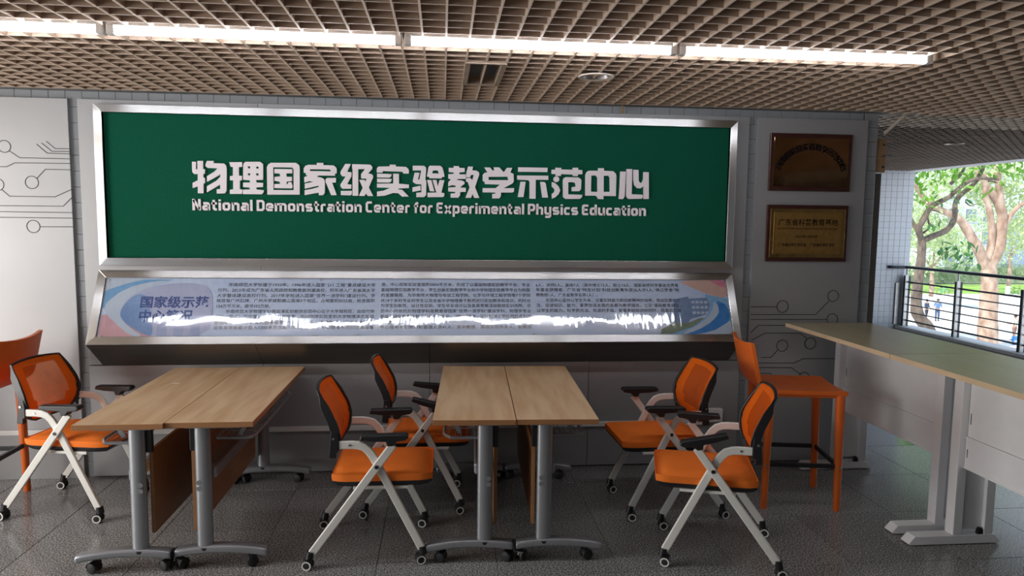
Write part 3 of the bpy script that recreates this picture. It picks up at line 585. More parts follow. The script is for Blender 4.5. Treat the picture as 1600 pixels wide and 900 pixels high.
decal('printed_swoosh', smooth_poly([(1.86, .20), (1.89, .24), (1.885, .30), (1.80, .375), (1.66, .438), (1.60, .438), (1.76, .36), (1.84, .28)], 1), 'print_pale', 4)
decal('printed_building', [(1.581, .193), (1.681, .172), (1.683, .188), (1.812, .180), (1.83, .235), (1.805, .299), (1.681, .335), (1.662, .361), (1.556, .392)], 'print_tower', 3)
for i in range(3):
    for j in range(4): decal('printed_window', [(1.70 + .03 * j, .205 + .038 * i), (1.722 + .03 * j, .204 + .038 * i), (1.722 + .03 * j, .222 + .038 * i), (1.70 + .03 * j, .223 + .038 * i)], 'print_pale', 4)
decal('printed_trees', [(1.47, .405), (1.56, .36), (1.662, .361), (1.739, .33), (1.78, .325), (1.68, .392), (1.552, .433), (1.46, .441)], 'print_green', 4)
ROWS = [
 (-1.446, -.444, [(.106, '　　华南师范大学始建于1933年。1996年进入国家“211 工程”重点建设大学'), (.143, '行列，2015年成为广东省人民政府和教育部共建高校，同年进入广东省高水平'), (.180, '大学整体建设高校行列，2017年学校进入国家“世界一流学科”建设行列。学'),
   (.215, '校现有广州石牌、广州大学城和佛山南海3个校区，占地面积3025亩，校舍面积'), (.252, '134万平方米，图书392万册。'), (.288, '　　华南师范大学物理学科基础课实验教学示范中心位于大学城校区，由现代物'), (.323, '理学（重点）实验室、近代光学实验室、基础物理实验室和大学物理演示实验'),
   (.362, '室组成，于2009年成为国家级实验教学示范中心建设单位，通过验收挂牌。'), (.396, '近年来学校累计投入1200多万元用于实验室建设，中心拥有先进的仪器设备')]),
 (-.405, .586, [(.101, '造，中心现有实验室面积5800平方米，形成了以基础物理实验教学平台，专业'), (.139, '基础物理实验教学平台，学生创新实践教学平台和中学物理实验教学平台为构架'), (.176, '的发展格局，为华南师大物理与电信工程学院、化学与环境工程学院等7个学院'),
   (.214, '共19个本科专业的学生以及全省中学物理骨干教师进行实验教学和培训，同时也'), (.249, '为学生创新性、设计性实验、学生毕业设计以及各类竞赛活动提供实训场所。示'), (.286, '范中心所依托的物理学科是教育部国家“世界一流学科”建设学科、物理学专业'),
   (.323, '是国家级特色专业和广东省名牌专业，拥有物理学一级学科博士学位授权点和博'), (.362, '士后流动站。'), (.396, '中心现有专职教师和管理人员41人，其中教授、高级实验师多人，副教授')]),
 (.626, 1.620, [(.102, '6人，讲师5人，其他7人（其中博士15人，硕士14人，国家自然科学基金优秀青'), (.136, '年基金获得者、广东省“特支计划”科技创新青年拔尖人才1人,“珠江学者”特'), (.173, '聘教授1人，广东省教学名师1人）。'), (.211, '　　示范中心坚持以学生为本，注重实践能力和创新精神的培养，突出位置的方'),
   (.247, '法，促进知识、能力、素质协调发展的发展为教学理念，立足“基础教育课程，'), (.283, '以学生的能力、科学的方法、先进的手段，掌握基础知识的同时，提高实践能')])]
M['pink_ink'] = mat('grey_print_ink', (0.05, 0.055, 0.09), 0.6, var=0.02)
for x0, x1, rows in ROWS:
    for v, s_ in rows:
        ind = s_.startswith('　'); body = s_.lstrip('　'); xa = x0 + (0.064 if ind else 0)
        full = len(body) * 0.0290 > (x1 - xa) * 0.85
        me = text_mesh(body, 0.0275, width=(x1 - xa) if full else None)
        me.transform(Matrix.Translation((xa, 0.0058 - 0.003, -v - 0.0)))
        mesh_obj('printed_text', me, 'pink_ink', dc)
for s_, xa, xb, v, sz in (('国家级示范', -1.914, -1.497, .246, .083), ('中心简况', -1.912, -1.585, .338, .083)):
    me = text_mesh(s_, sz, width=xb - xa, bold=0.0024); me.transform(Matrix.Translation((xa, 0.0022, -v))); mesh_obj('printed_title', me, 'navy', dc)
MB().grid(lambda a, c: (UX0 + .050 + a * (UX1 - UX0 - .10), 0.004 - .013 * c, -.050 - c * (VL - .10)), 2, 2).build('plastic_film', 'film', dc, fix=False)
for u, v in ((-2.125, .066), (-.80, .060), (-.535, .060), (-.82, .438), (-.548, .438), (.58, .058), (.60, .436), (1.945, .058), (1.948, .432), (-2.12, .44)):
    MB().lathe([(0.0, -0.006), (0.006, -0.005), (0.0075, -0.001), (0.0075, 0.0)], (u, 0, -v), n=10, axis='y').build('screw', 'bolt', dc, smooth=True)

# ================================================================== PLAQUES
def plaque(cz, label, grp='brass plaques on the right wall panel'):
    t = thing('wall_plaque', label, 'plaque', (2.546, D, cz), 0, grp)
    b = MB().prism([(-.300, -.197), (.300, -.197), (.300, .197), (-.300, .197)], -.020, -.001).build('plaque_frame', 'mahog', t, bevel=0.006)
    return t
p1 = plaque(2.146, 'dark bronze plaque with arched black characters, upper one on the right wall panel')
MB().box(-.272, .272, -.0225, -.0195, -.168, .168).build('plate', 'bronze', p1, bevel=0.0008)
sc_ = 0.046 / 0.208; rr = 0.262; czz = -0.168 + 0.075
b = MB()
for i, g in enumerate(GLYPHS):
    th = R(66 - 132 * i / 12)
    pol = [[(q[j] / 1000, q[j + 1] / 1000) for j in range(0, len(q), 2)] for q in g]
    cx = 0.5 * (min(p[0] for q in pol for p in q) + max(p[0] for q in pol for p in q)); c_, s2 = math.cos(th), math.sin(th)
    pol = [[((x - cx) * sc_ * c_ - (z - 1.972) * sc_ * s2 - rr * s2 * .98, (x - cx) * sc_ * s2 + (z - 1.972) * sc_ * c_ + rr * c_ * .88 + czz - .03) for x, z in q] for q in pol]
    mesh_obj('character', flat_curve(pol, 0.0012), 'ink', p1, (0, -0.0224, 0))
p2 = plaque(1.655, 'gold award plaque with engraved black characters, lower one on the right wall panel')
MB().box(-.274, .274, -.0215, -.0195, -.170, .170).build('border_plate', 'goldb', p2, bevel=0.0008)
MB().box(-.250, .250, -.0230, -.0210, -.146, .146).build('plate', 'gold', p2, bevel=0.0008)
b = MB()
for i in range(60):
    for z in (-.140, .140): b.box(-.243 + i * .00825, -.239 + i * .00825, -.0245, -.0228, z - .002, z + .002)
for i in range(34):
    for x in (-.243, .243): b.box(x - .002, x + .002, -.0245, -.0228, -.138 + i * .0083, -.134 + i * .0083)
o = b.build('beaded_edge', 'goldb', p2, fix=False); o['kind'] = 'stuff'
for s_, xa, xb, z, sz in (('广东省科普教育基地', -.218, .218, .058, .050), ('GUANGDONG PROVINCIAL POPULAR SCIENCE EDUCATION BASE', -.222, .216, .028, .012), ('2020年-2024年', -.088, .076, -.030, .020),
                          ('广东省科学技术协会', -.212, -.006, -.090, .024), ('广东省科学技术厅', .020, .204, -.090, .024)):
    me = text_mesh(s_, sz, width=xb - xa, bold=0.0005 if sz > .02 else .0003); me.transform(Matrix.Translation((xa, -.0236, z))); mesh_obj('inscription', me, 'ink', p2)

# ================================================================== WALL TRUNKING AND SOCKET
tk = thing('cable_trunking', 'white cable trunking running along the lower wall below the display case', 'trunking', (0, D, 0.31))
for a, b_ in ((-2.28, -0.086), (-0.082, 1.838)): MB().box(a, b_, -0.020, -0.001, -0.016, 0.016).build('duct', 'white', tk, bevel=0.002)
tk2 = MB().box(-4.9, -2.337, D - 0.020, D - 0.001, 0.300, 0.334).build('cable_trunking', 'white', bevel=0.002)
tag(tk2, 'white cable trunking on the left wall panel behind the leftmost chair', 'trunking')
sk = thing('wall_socket', 'white double power socket box at the right end of the cable trunking', 'socket', (1.907, D, 0.364))
MB().box(-.068, .068, -.045, -.001, -.048, .048).build('box', 'white', sk, bevel=0.004)
MB().box(-.062, .062, -.048, -.0455, -.042, -.002).build('face_plate', 'white', sk, bevel=0.001)
for x in (-.03, .03):
    MB().box(x - .008, x - .004, -.0495, -.0478, -.028, -.018).box(x + .004, x + .008, -.0495, -.0478, -.028, -.018).build('outlet_slot', 'black', sk)

# ================================================================== FOLDING TABLES
def caster(par, x, y, z_top, r, w, rz, ring, name='caster'):
    """twin wheel caster; wheels are sub-parts"""
    b = MB(); b.cyl((0, 0, r * 1.2), (0, 0, z_top), 0.008, 8)
    b.prism([(-r * .95, r * .95), (-r * .75, r * 1.65), (0, r * 2.0), (r * .7, r * 1.7), (r * .9, r * 1.1), (r * .3, r * 1.0)], -w * .16, w * .16)
    b.prism([(-r * 1.05, r * 1.0), (-r * .8, r * 1.75), (-r * .1, r * 2.1), (r * .7, r * 1.85), (r * .75, r * 1.6), (-r * .1, r * 1.8), (-r * .6, r * 1.55), (-r * .85, r)], -w * .55, w * .55)
    o = b.build(name, 'black', par, bevel=0.0015, seg=1); o.location = (x, y, 0); o.rotation_euler = (0, 0, rz)
    for s in (-1, 1):
        y0, y1 = s * w * .18, s * w * .5
        if y0 > y1: y0, y1 = y1, y0
        MB().lathe([(0.001, y0), (r * .86, y0), (r, y0 + .003), (r, y1 - .003), (r * .86, y1), (0.001, y1)], (0.10 * r - r * .1, 0, r), 20, 'y').build('wheel', 'rubber', o, smooth=True)
        if ring:
            yo = s * (w * .5 + .0002); yy = sorted((yo - s * .0015, yo + s * .0022))
            MB().lathe([(r * .64, yy[0]), (r * .64, yy[1]), (r * .90, yy[1]), (r * .90, yy[0]), (r * .64, yy[0])], (0, 0, r), 20, 'y').build('wheel_ring', 'offwhite', o, smooth=True)
    return o
TL, TW = 1.275, 0.405
def make_table(label, grp):
    t = thing('folding_table', label, 'table', (0, 0, 0), 0, grp)
    MB().box(-TW / 2, TW / 2, -TL / 2, TL / 2, 0.7230, 0.75).build('table_top', 'wood', t, bevel=0.0015)
    MB().box(-TW / 2 - .0008, TW / 2 + .0008, -TL / 2 - .0008, TL / 2 + .0008, 0.7225, 0.7488).build('edge_band', 'woodedge', t, bevel=0.001, seg=1)
    for s in (-1, 1):
        y = s * 0.565
        ov = [(0.055 + 0.039 * math.cos(a) * (1.0 if abs(math.cos(a)) < .9 else .98), y + 0.023 * math.sin(a)) for a in [2 * PI * i / 20 for i in range(20)]]
        MB().prism(ov, 0.105, 0.7225, 'z').build('leg_column', 'grey', t, smooth=True)
        MB().prism([(0.055 + 0.047 * math.cos(2 * PI * i / 20), y + 0.031 * math.sin(2 * PI * i / 20)) for i in range(20)], 0.093, 0.108, 'z').build('leg_collar', 'black', t, bevel=0.003)
        up_, lo = [], []
        for i in range(15):
            u = i / 14; x = -0.245 + 0.445 * u; zc = 0.073 + 0.024 * (1 - ((x - 0.0) / .24) ** 2); h = 0.019
            up_.append((x, zc + h)); lo.append((x, zc - h))
        MB().prism(up_ + lo[::-1], y - 0.030, y + 0.030, 'y').build('foot_bar', 'grey', t, bevel=0.012, seg=3, smooth=True)
        MB().box(0.196, 0.203, y - 0.028, y + 0.028, 0.062, 0.098).build('foot_end_cap', 'black', t, bevel=0.003)
        caster(t, -0.165, y, 0.075, 0.027, 0.05, R(20 * s), False); caster(t, 0.172, y, 0.07, 0.027, 0.05, R(-35 + 90 * (s > 0)), False)
        MB().box(-0.13, 0.13, y - .022, y + .022, 0.7045, 0.7223).build('top_bracket', 'grey', t, bevel=0.002)
        MB().box(0.088, 0.120, y - s * .02 - .012, y - s * .02 + .012, 0.585, 0.715).build('panel_bracket', 'black', t, bevel=0.003)
        MB().cyl((0.03, y - s * .023, 0.47), (0.055, y - s * .018, 0.47), 0.02, 12).build('beam_collar', 'black', t, smooth=True)
        for z in (0.405, 0.435):
            MB().cyl((0.072, y + s * .0185, z), (0.072, y + s * .0235, z), 0.012, 14).build('cap_plug', 'grey', t, smooth=True)
    MB().box(0.100, 0.117, -0.545, 0.545, 0.178, 0.598).build('modesty_panel', 'woodedge', t, bevel=0.0015)
    MB().box(0.0, 0.045, -0.548, 0.548, 0.44, 0.50).build('cross_beam', 'grey', t, bevel=0.012, seg=3)
    rk = MB().tube([(0.02, -.50, .618), (-.12, -.50, .618), (-.147, -.452, .618), (-.155, -.43, .618), (-.155, .43, .618), (-.147, .452, .618), (-.12, .46, .618), (.02, .46, .618)], 0.0085, 8)
    rk.tube([(0.02, -.50, .618), (0.02, .46, .618)], 0.006, 6); o = rk.build('shelf_rack', 'grey', t, smooth=True)
    b = MB()
    for i in range(1, 6): x = -.155 + .029 * i; b.tube([(x, -.50, .618), (x, .46, .618)], 0.003, 6)
    for i in range(1, 8): y = -.46 + .115 * i; b.tube([(-.155, y, .621), (.02, y, .621)], 0.003, 6)
    b.build('rack_wires', 'grey', o, smooth=True)
    for y in (-.40, .40): MB().prism([(-.145, .7222), (-.120, .7222), (-.062, .614), (-.084, .607)], y - .002, y + .002).build('rack_strap', 'grey', t)
    return t
g1, g2 = 'folding tables pushed together in pairs', None
ta_ = make_table('oak laminate folding table, leftmost of the four, beside the left chair', g1)
ta_.location = (-1.510, 4.005, 0)
dup(ta_, (-1.1015, 4.020, 0), PI, 'oak laminate folding table, right one of the left pair')
dup(ta_, (0.183, 3.985, 0), -0.041, 'oak laminate folding table, left one of the middle pair')
dup(ta_, (0.5925, 3.972, 0), PI - 0.041, 'oak laminate folding table, right one of the middle pair')
cf = MB().prism([(-.020, -.004), (.006, -.006), (.018, 0), (.008, .006), (-.018, .004)], 0, 0.0012, 'z').build('paper_scrap', 'white'); cf.location = (-1.545, 4.20, 0.7502)
tag(cf, 'tiny white scrap lying on the leftmost folding table', 'scrap')

# ================================================================== OFFICE CHAIRS
HW = 0.235
def make_chair(label, grp):
    t = thing('folding_armchair', label, 'chair', (0, 0, 0), 0, grp)
    A = [(-0.250, 0.078), (0.150, 0.622)]
    B = [(0.287, 0.078), (0.080, 0.495), (0.050, 0.553)] + [(0.030, 0.583), (0.008, 0.604), (-0.020, 0.614), (-0.050, 0.617), (-0.118, 0.617)]
    for s in (-1, 1):
        yo = s * HW
        MB().band(A, 0.040, yo - .009, yo + .009).build('leg', 'offwhite', t, bevel=0.0055, seg=3)
        yb = s * (HW - .0205)
        MB().band(B, 0.040, yb - .009, yb + .009).build('leg', 'offwhite', t, bevel=0.0055, seg=3)
        MB().cyl((0.068, s * (HW + .0085), 0.511), (0.068, s * (HW + .0125), 0.511), 0.0095, 12).build('pivot_bolt', 'black', t, smooth=True)
        MB().cyl((-0.062, s * (HW - .012), 0.617), (-0.062, s * (HW - .0085), 0.617), 0.006, 10).build('screw', 'bolt', t, smooth=True)
        p = MB().prism([(-.012, .650), (-.005, .672), (.215, .676), (.226, .660), (.210, .646), (.165, .640), (.148, .618), (.120, .618), (.115, .640), (.05, .642)], yo - .026, yo + .026)
        p.build('armrest', 'black', t, bevel=0.006, seg=3)
        # bracket holding the back
        MB().prism([(-.128, .552), (-.165, .556), (-.160, .60), (-.152, .690), (-.118, .690), (-.113, .648), (-.113, .592), (-.126, .580)], yb - .013, yb + .013).build('back_bracket', 'black', t, bevel=0.004)
        MB().cyl((-.139, s * (HW - .0065), .652), (-.139, s * (HW - .0035), .652), 0.0065, 10).build('screw', 'bolt', t, smooth=True)
        for x, y, rz in ((-0.255, yo, 0.15 * s), (0.294, yb, -0.2 * s)): caster(t, x - 0.014, y, 0.085, 0.026, 0.046, rz, True)
        for x, z in ((-0.262, .058), (0.297, .058)):
            MB().cyl((x, yo if x < 0 else yb, .052), (x + (.008 if x < 0 else -.008), yo if x < 0 else yb, .090), 0.019, 12).build('leg_socket', 'black', t, smooth=True)
    def seat(a, c):
        x = -0.15 + 0.485 * a; y = -0.205 + 0.41 * c; e = max(abs(a * 2 - 1) ** 6, abs(c * 2 - 1) ** 6); z = 0.480 - 0.022 * e - 0.012 * max(0, (a - .8) / .2) ** 2 + 0.006 * math.sin(PI * a) * math.sin(PI * c)
        k = 1 - 0.10 * max(0, (abs(a * 2 - 1) - .7) / .3) ** 2
        return (x, y * k, z)
    b = MB(); N = 16; b.grid(seat, N, N); n0 = len(b.v)
    top = b.v[:]; rim = [i for i in range(N + 1)] + [(N + 1) * j + N for j in range(1, N + 1)] + [(N + 1) * N + i for i in range(N - 1, -1, -1)] + [(N + 1) * j for j in range(N - 1, 0, -1)]
    def ringv(k, z): return [(0.0925 + (top[i][0] - 0.0925) * k, top[i][1] * k, z if z is not None else top[i][2]) for i in rim]
    prev = rim
    for k, z in ((1.022, .462), (1.026, .445), (1.012, .427)):
        o0 = len(b.v); b.v += ringv(k, z); cur = list(range(o0, o0 + len(rim)))
        for i in range(len(rim)): j = (i + 1) % len(rim); b.f.append((prev[i], prev[j], cur[j], cur[i])); b.mi.append(0)
        prev = cur
    b.f.append(tuple(prev)); b.mi.append(0); b.build('seat', 'orange', t, smooth=True)
    sh = MB(); rings = [(1.005, .430), (1.0, .415), (.93, .398)]; prev = None
    for k, z in rings:
        o0 = len(sh.v); sh.v += ringv(k, z); cur = list(range(o0, o0 + len(rim)))
        if prev:
            for i in range(len(rim)): j = (i + 1) % len(rim); sh.f.append((prev[i], prev[j], cur[j], cur[i])); sh.mi.append(0)
        else: sh.f.append(tuple(cur)); sh.mi.append(0)
        prev = cur
    sh.f.append(tuple(prev)); sh.mi.append(0); sh.build('seat_shell', 'black', t, smooth=True)
    MB().box(-.05, .22, -.205, -.19, .385, .40).box(-.05, .22, .19, .205, .385, .40).box(.05, .09, -.19, .19, .388, .399).build('seat_frame', 'offwhite', t, bevel=.002)
    # back: shield shaped mesh in a black frame
    def prof(z):
        T = [(.535, -.128), (.60, -.113), (.66, -.113), (.72, -.128), (.80, -.165), (.88, -.205)]
        for (z0, x0), (z1, x1) in zip(T, T[1:]):
            if z <= z1: u = (z - z0) / (z1 - z0); return x0 + (x1 - x0) * u
        return T[-1][1]
    def halfw(z):
        T = [(.545, .105), (.555, .145), (.58, .175), (.62, .200), (.68, .217), (.74, .214), (.80, .203), (.86, .190), (.876, .184)]
        for (z0, x0), (z1, x1) in zip(T, T[1:]):
            if z <= z1: u = (z - z0) / (z1 - z0); return x0 + (x1 - x0) * u
        return T[-1][1]
    def bk(a, c):
        z = .545 + .331 * c; w = halfw(z); y = (a * 2 - 1) * w
        z2 = z + .010 * (1 - (a * 2 - 1) ** 2) * (c ** 4) - (0.0 if c > .1 else .0)
        return (prof(z) - .030 * (1 - (y / .22) ** 2) + .003 * math.sin(z * 40) * 0, y, z2)
    b = MB().grid(bk, 20, 20)
    b.mi = [1 if (4 <= (q % 20) < 17 and 4 <= (q // 20) < 18 and not ((q % 20) in (4, 16) and (q // 20) < 7)) else 0 for q in range(400)]
    o = b.build('back_mesh', ['mesh', 'meshthin'], t, smooth=True, fix=False); sd = o.modifiers.new('thickness', 'SOLIDIFY'); sd.thickness = 0.004
    n_ = 18
    edge = [bk(1, j / n_) for j in range(n_ + 1)] + [bk(1 - i / 12, 1) for i in range(1, 13)] + [bk(0, 1 - j / n_) for j in range(1, n_ + 1)] + [bk(i / 12, 0) for i in range(1, 12)]
    fr = MB(); k = len(edge)
    cen = Vector((-.15, 0, .71)); vs = []
    for i, p in enumerate(edge):
        p = Vector(p); d = Vector((0, p.y, p.z - cen.z)).normalized()
        w = 0.010 if not (p.z > .58 and p.z < .84 and abs(p.y) > .17) else 0.013
        th = 0.012 if abs(p.y) < .165 or p.z > .85 else (0.034 if p.z < .80 else 0.034 - .022 * (p.z - .80) / .05)
        vs += [p + d * w * .7 + Vector((th * .35, 0, 0)), p - d * w * .45 + Vector((th * .30, 0, 0)), p - d * w * .45 + Vector((-th, 0, 0)), p + d * w * .7 + Vector((-th, 0, 0))]
    fs = []
    for i in range(k):
        for j in range(4): fs.append((i * 4 + j, i * 4 + (j + 1) % 4, ((i + 1) % k) * 4 + (j + 1) % 4, ((i + 1) % k) * 4 + j))
    fr._a(vs, fs); fr.build('back_frame', 'black', t, smooth=True, bevel=0.002, seg=1)
    # lumbar pad behind the mesh
    b = MB().grid(lambda a, c: (prof(.60 + .20 * c) - .030 * (1 - ((a * 2 - 1) * .13 / .22) ** 2) + .0045, (a * 2 - 1) * (.125 - .02 * c), .60 + .20 * c), 8, 8)
    return t
gC = 'orange folding armchairs around the tables'
def tilt_arm(ch, side, deg):
    for c in ch.children:
        if c.name.startswith('armrest') and (sum(v.co.y for v in c.data.vertices) > 0) == (side > 0):
            P = Matrix.Translation((.134, 0, .622)); c.matrix_local = P @ Matrix.Rotation(R(deg), 4, 'Y') @ P.inverted()
c0 = make_chair('orange armchair front left of the middle tables, facing right', gC); c0.location = (-0.387, 3.625, 0)
dD = dup(c0, (-0.180, 4.215, 0), 0.0, 'orange armchair half hidden behind the middle tables, facing right'); tilt_arm(dD, -1, 15); tilt_arm(dD, 1, 6)
dup(c0, (-2.165, 4.285, 0), R(-10), 'orange armchair at the far left, tucked towards the leftmost table')
dup(c0, (1.365, 4.055, 0), R(180 + 2), 'orange armchair with its back to the wall socket, rear one right of the tables')
dF = dup(c0, (1.447, 3.425, 0), R(180 - 16), 'orange armchair nearest the camera, in front of the orange bar stool'); tilt_arm(dF, 1, 14)

# ================================================================== BAR STOOLS
def make_stool(label, grp):
    t = thing('bar_stool', label, 'stool', (0, 0, 0), 0, grp)
    W2, DX = 0.195, 0.215
    for sx in (-1, 1):
        for sy in (-1, 1):
            x, y = sx * DX, sy * W2; ti = -sx * .012; zt = .715 if sx > 0 else .74
            b = MB(); vs = []
            for z, r, ox in ((0.0, .0165, 0), (.012, .0185, 0), (.35, .0215, ti * .4), (zt, .026, ti)):
                for i in range(12):
                    a = 2 * PI * i / 12; c_, s_ = math.cos(a), math.sin(a); q = (abs(c_) ** 3 + abs(s_) ** 3) ** (-1 / 3)
                    vs.append((x + ox + r * c_ * q, y - sy * .0 + r * s_ * q, z))
            fs = [(k * 12 + i, k * 12 + (i + 1) % 12, (k + 1) * 12 + (i + 1) % 12, (k + 1) * 12 + i) for k in range(3) for i in range(12)] + [tuple(range(11, -1, -1)), tuple(range(36, 48))]
            b._a(vs, fs).build('leg', 'leather', t, smooth=True)
            MB().cyl((x + sx * .0, y + sy * .020, .272), (x, y + sy * .026, .272), .007, 10).build('bolt', 'bolt', t, smooth=True)
    z0, z1 = .262, .288
    for sy in (-1, 1): MB().box(-DX + .018, DX - .018, sy * W2 - .009, sy * W2 + .009, z0, z1).build('footrest_bar', 'black', t, bevel=.002)
    for sx in (-1, 1): MB().box(sx * DX - .009 - sx * .003, sx * DX + .009 - sx * .003, -W2 + .018, W2 - .018, z0 + .02 * (sx < 0), z1 + .02 * (sx < 0)).build('footrest_bar', 'black', t, bevel=.002)
    def surf(off):
        def f(a, c):
            y = (c * 2 - 1) * (W2 + .024)
            if a < .55:      # seat, front to rear
                u = a / .55; x = DX + .024 - (2 * DX + .035) * u; z = .735 - .012 * math.sin(PI * u) * (1 - (y / .22) ** 2) + .012 * (1 - u) * 0
                sag = .010 * (1 - (y / .22) ** 2) if u < .05 else 0
                return (x, y, z - sag - off)
            u = (a - .55) / .45; k = min(1, u / .22); ang = k * PI / 2
            x = -DX - .011 - .035 * math.sin(ang) * 1 - .055 * max(0, u - .22) / .78; z = .735 + .035 * (1 - math.cos(ang)) + .245 * max(0, u - .22) / .78
            z += (-.016 * (1 - (y / .22) ** 2)) * (max(0, u - .5) / .5) ** 2; x -= .022 * (1 - (y / .22) ** 2) * k
            return (x - off * k, y, z - off * (1 - k))
        return f
    b = MB(); NU, NV = 30, 12; b.grid(surf(0), NU, NV); n0 = len(b.v); b.grid(surf(.026), NU, NV)
    def idx(i, j, o): return o + j * (NU + 1) + i
    for i in range(NU):
        for j in (0, NV): b.f.append((idx(i, j, 0), idx(i + 1, j, 0), idx(i + 1, j, n0), idx(i, j, n0))); b.mi.append(0)
    for j in range(NV):
        for i in (0, NU): b.f.append((idx(i, j, 0), idx(i, j + 1, 0), idx(i, j + 1, n0), idx(i, j, n0))); b.mi.append(0)
    b.build('seat_and_back', 'leather', t, smooth=True, bevel=0.003, seg=2)
    MB().box(-DX + .01, DX - .01, -W2 - .006, -W2 + .012, .690, .712).box(-DX + .01, DX - .01, W2 - .012, W2 + .006, .690, .712).box(DX - .014, DX + .006, -W2 + .02, W2 - .02, .690, .712).build('seat_rail', 'leather', t, bevel=.004)
    return t
s0 = make_stool('orange leather bar stool by the white counter desk, its back to the wall gap', 'orange bar stools'); s0.location = (2.186, 4.108, 0); s0.rotation_euler = (0, 0, R(-9.5))
dup(s0, (-2.795, 4.335, 0), R(180 + 1), 'orange bar stool at the left edge of the picture, mostly cut off')

# ================================================================== COUNTER DESKS
def make_desk(y0, y1, label, label_top):
    t = thing('counter_desk', label, 'desk', (2.69, y0, 0), 0, 'high counter desks along the balcony')
    L = y1 - y0
    MB().box(-.30, .31, 0.001, L - 0.001, 1.004, 1.03).build('desk_top', 'beige', t, bevel=0.0012)
    MB().box(-.3012, -.299, 0.001, L - 0.001, 1.0045, 1.0285).build('front_edge', 'beigeedge', t)
    for y in (0.075, L - 0.065):
        MB().prism([(-.195, .012), (-.16, .052), (.30, .052), (.335, .012), (.325, .004), (-.185, .004)], y - .035, y + .035).build('foot_bar', 'legwhite', t, bevel=.003)
        MB().box(0.058, 0.112, y - .032, y + .032, .052, 1.003).build('leg_post', 'legwhite', t, bevel=.004)
        MB().box(0.238, 0.290, y - .032, y + .032, .052, 1.003).build('leg_post', 'legwhite', t, bevel=.004)
        MB().box(0.110, 0.240, y - .012, y + .012, .085, 1.003).build('web_plate', 'legwhite', t)
        MB().box(-.20, .30, y - .02, y + .02, .985, 1.0035).build('top_bracket', 'legwhite', t, bevel=.002)
        MB().prism([(.205, .0525), (.205, .075), (.215, .088), (.225, .088), (.235, .075), (.235, .0525)], y - .030, y - .0125).build('cable_grommet', 'black', t)
    a, b_ = 0.112, L - 0.10
    MB().box(.100, .116, a, b_, .600, 1.0).build('modesty_panel', 'legwhite', t, bevel=.002)
    MB().box(.092, .118, a, b_, .435, .598).build('lower_panel', 'legwhite', t, bevel=.003)
    MB().box(.088, .094, a, b_, .428, .440).box(.088, .094, a, b_, .590, .602).build('panel_lip', 'legwhite', t, bevel=.001)
    for zz in (.93,):
        for y in (a + .014, b_ - .018): MB().box(.0985, .1005, y, y + .004, zz - .26, zz - .20).build('panel_slot', 'black', t)
    for zz in (.49,):
        for y in (a + .014, b_ - .018): MB().box(.0905, .0925, y, y + .004, zz, zz + .045).build('panel_slot', 'black', t)
    return t
make_desk(3.502, 4.660, 'high white counter desk with pale top, the one against the back wall', '')
make_desk(2.330, 3.500, 'high white counter desk with pale top, the one nearer the camera at the right edge', '')

# ================================================================== RAILING
RX = 7.72
rl = thing('balcony_railing', 'dark metal balcony railing with round handrail and horizontal bars', 'railing', (RX, 0, 0.045))
posts = [4.92, 6.145, 7.37, 8.595, 9.82, 11.0]
MB().tube([(-.30, 11.06, .985), (-.24, 11.03, .985), (0, 11.0, .985), (0, 3.7, .985)], 0.026, 12).build('handrail', 'rail', rl, smooth=True)
for i, y in enumerate(posts):
    MB().box(-.055, .0, y - .048, y - .034, 0, .86).build('post_plate', 'railsteel', rl, bevel=.003)
    MB().box(-.022, .050, y - .033, y + .045, 0, .84).build('post', 'rail', rl, bevel=.002)
    MB().cyl((0, y, .80), (0, y, .965), .014, 10).build('handrail_stem', 'railsteel', rl, smooth=True)
MB().box(-.15, -.09, 11.045, 11.06, .02, .72).build('end_flat', 'railsteel', rl)
for y0, y1 in zip(posts, posts[1:]):
    for k, z in enumerate((.74, .615, .49, .365, .24, .10)):
        r_ = .014 if k in (0, 5) else .009
        MB().cyl((0, y0 + .05, z), (0, y1 - .05, z), r_, 8).build('bar', 'rail', rl, smooth=True)

# ================================================================== OUTSIDE
GZ = -5.8
struct(MB().box(-60, 200, 12.5, 220, GZ - .3, GZ).build('ground', 'concrete'), 'bright concrete plaza below the balcony', 'ground')
struct(MB().box(8.2, 200, -60, 12.5, GZ - .3, GZ).build('ground', 'concrete'), 'bright concrete plaza beside the balcony', 'ground')
struct(MB().box(30, 190, 64.5, 69.0, GZ, GZ + .02).build('road', 'asphalt'), 'grey road crossing behind the plaza', 'road')
lawn = MB().box(30, 190, 72.0, 84, GZ, GZ + .12).build('lawn', 'grass'); tag(lawn, 'strip of green lawn behind the road', 'lawn', kind='stuff')
kb = struct(MB().box(30, 190, 69.0, 72.0, GZ, GZ + .10).build('pavement', 'concrete'), 'pale pavement between road and lawn', 'pavement')

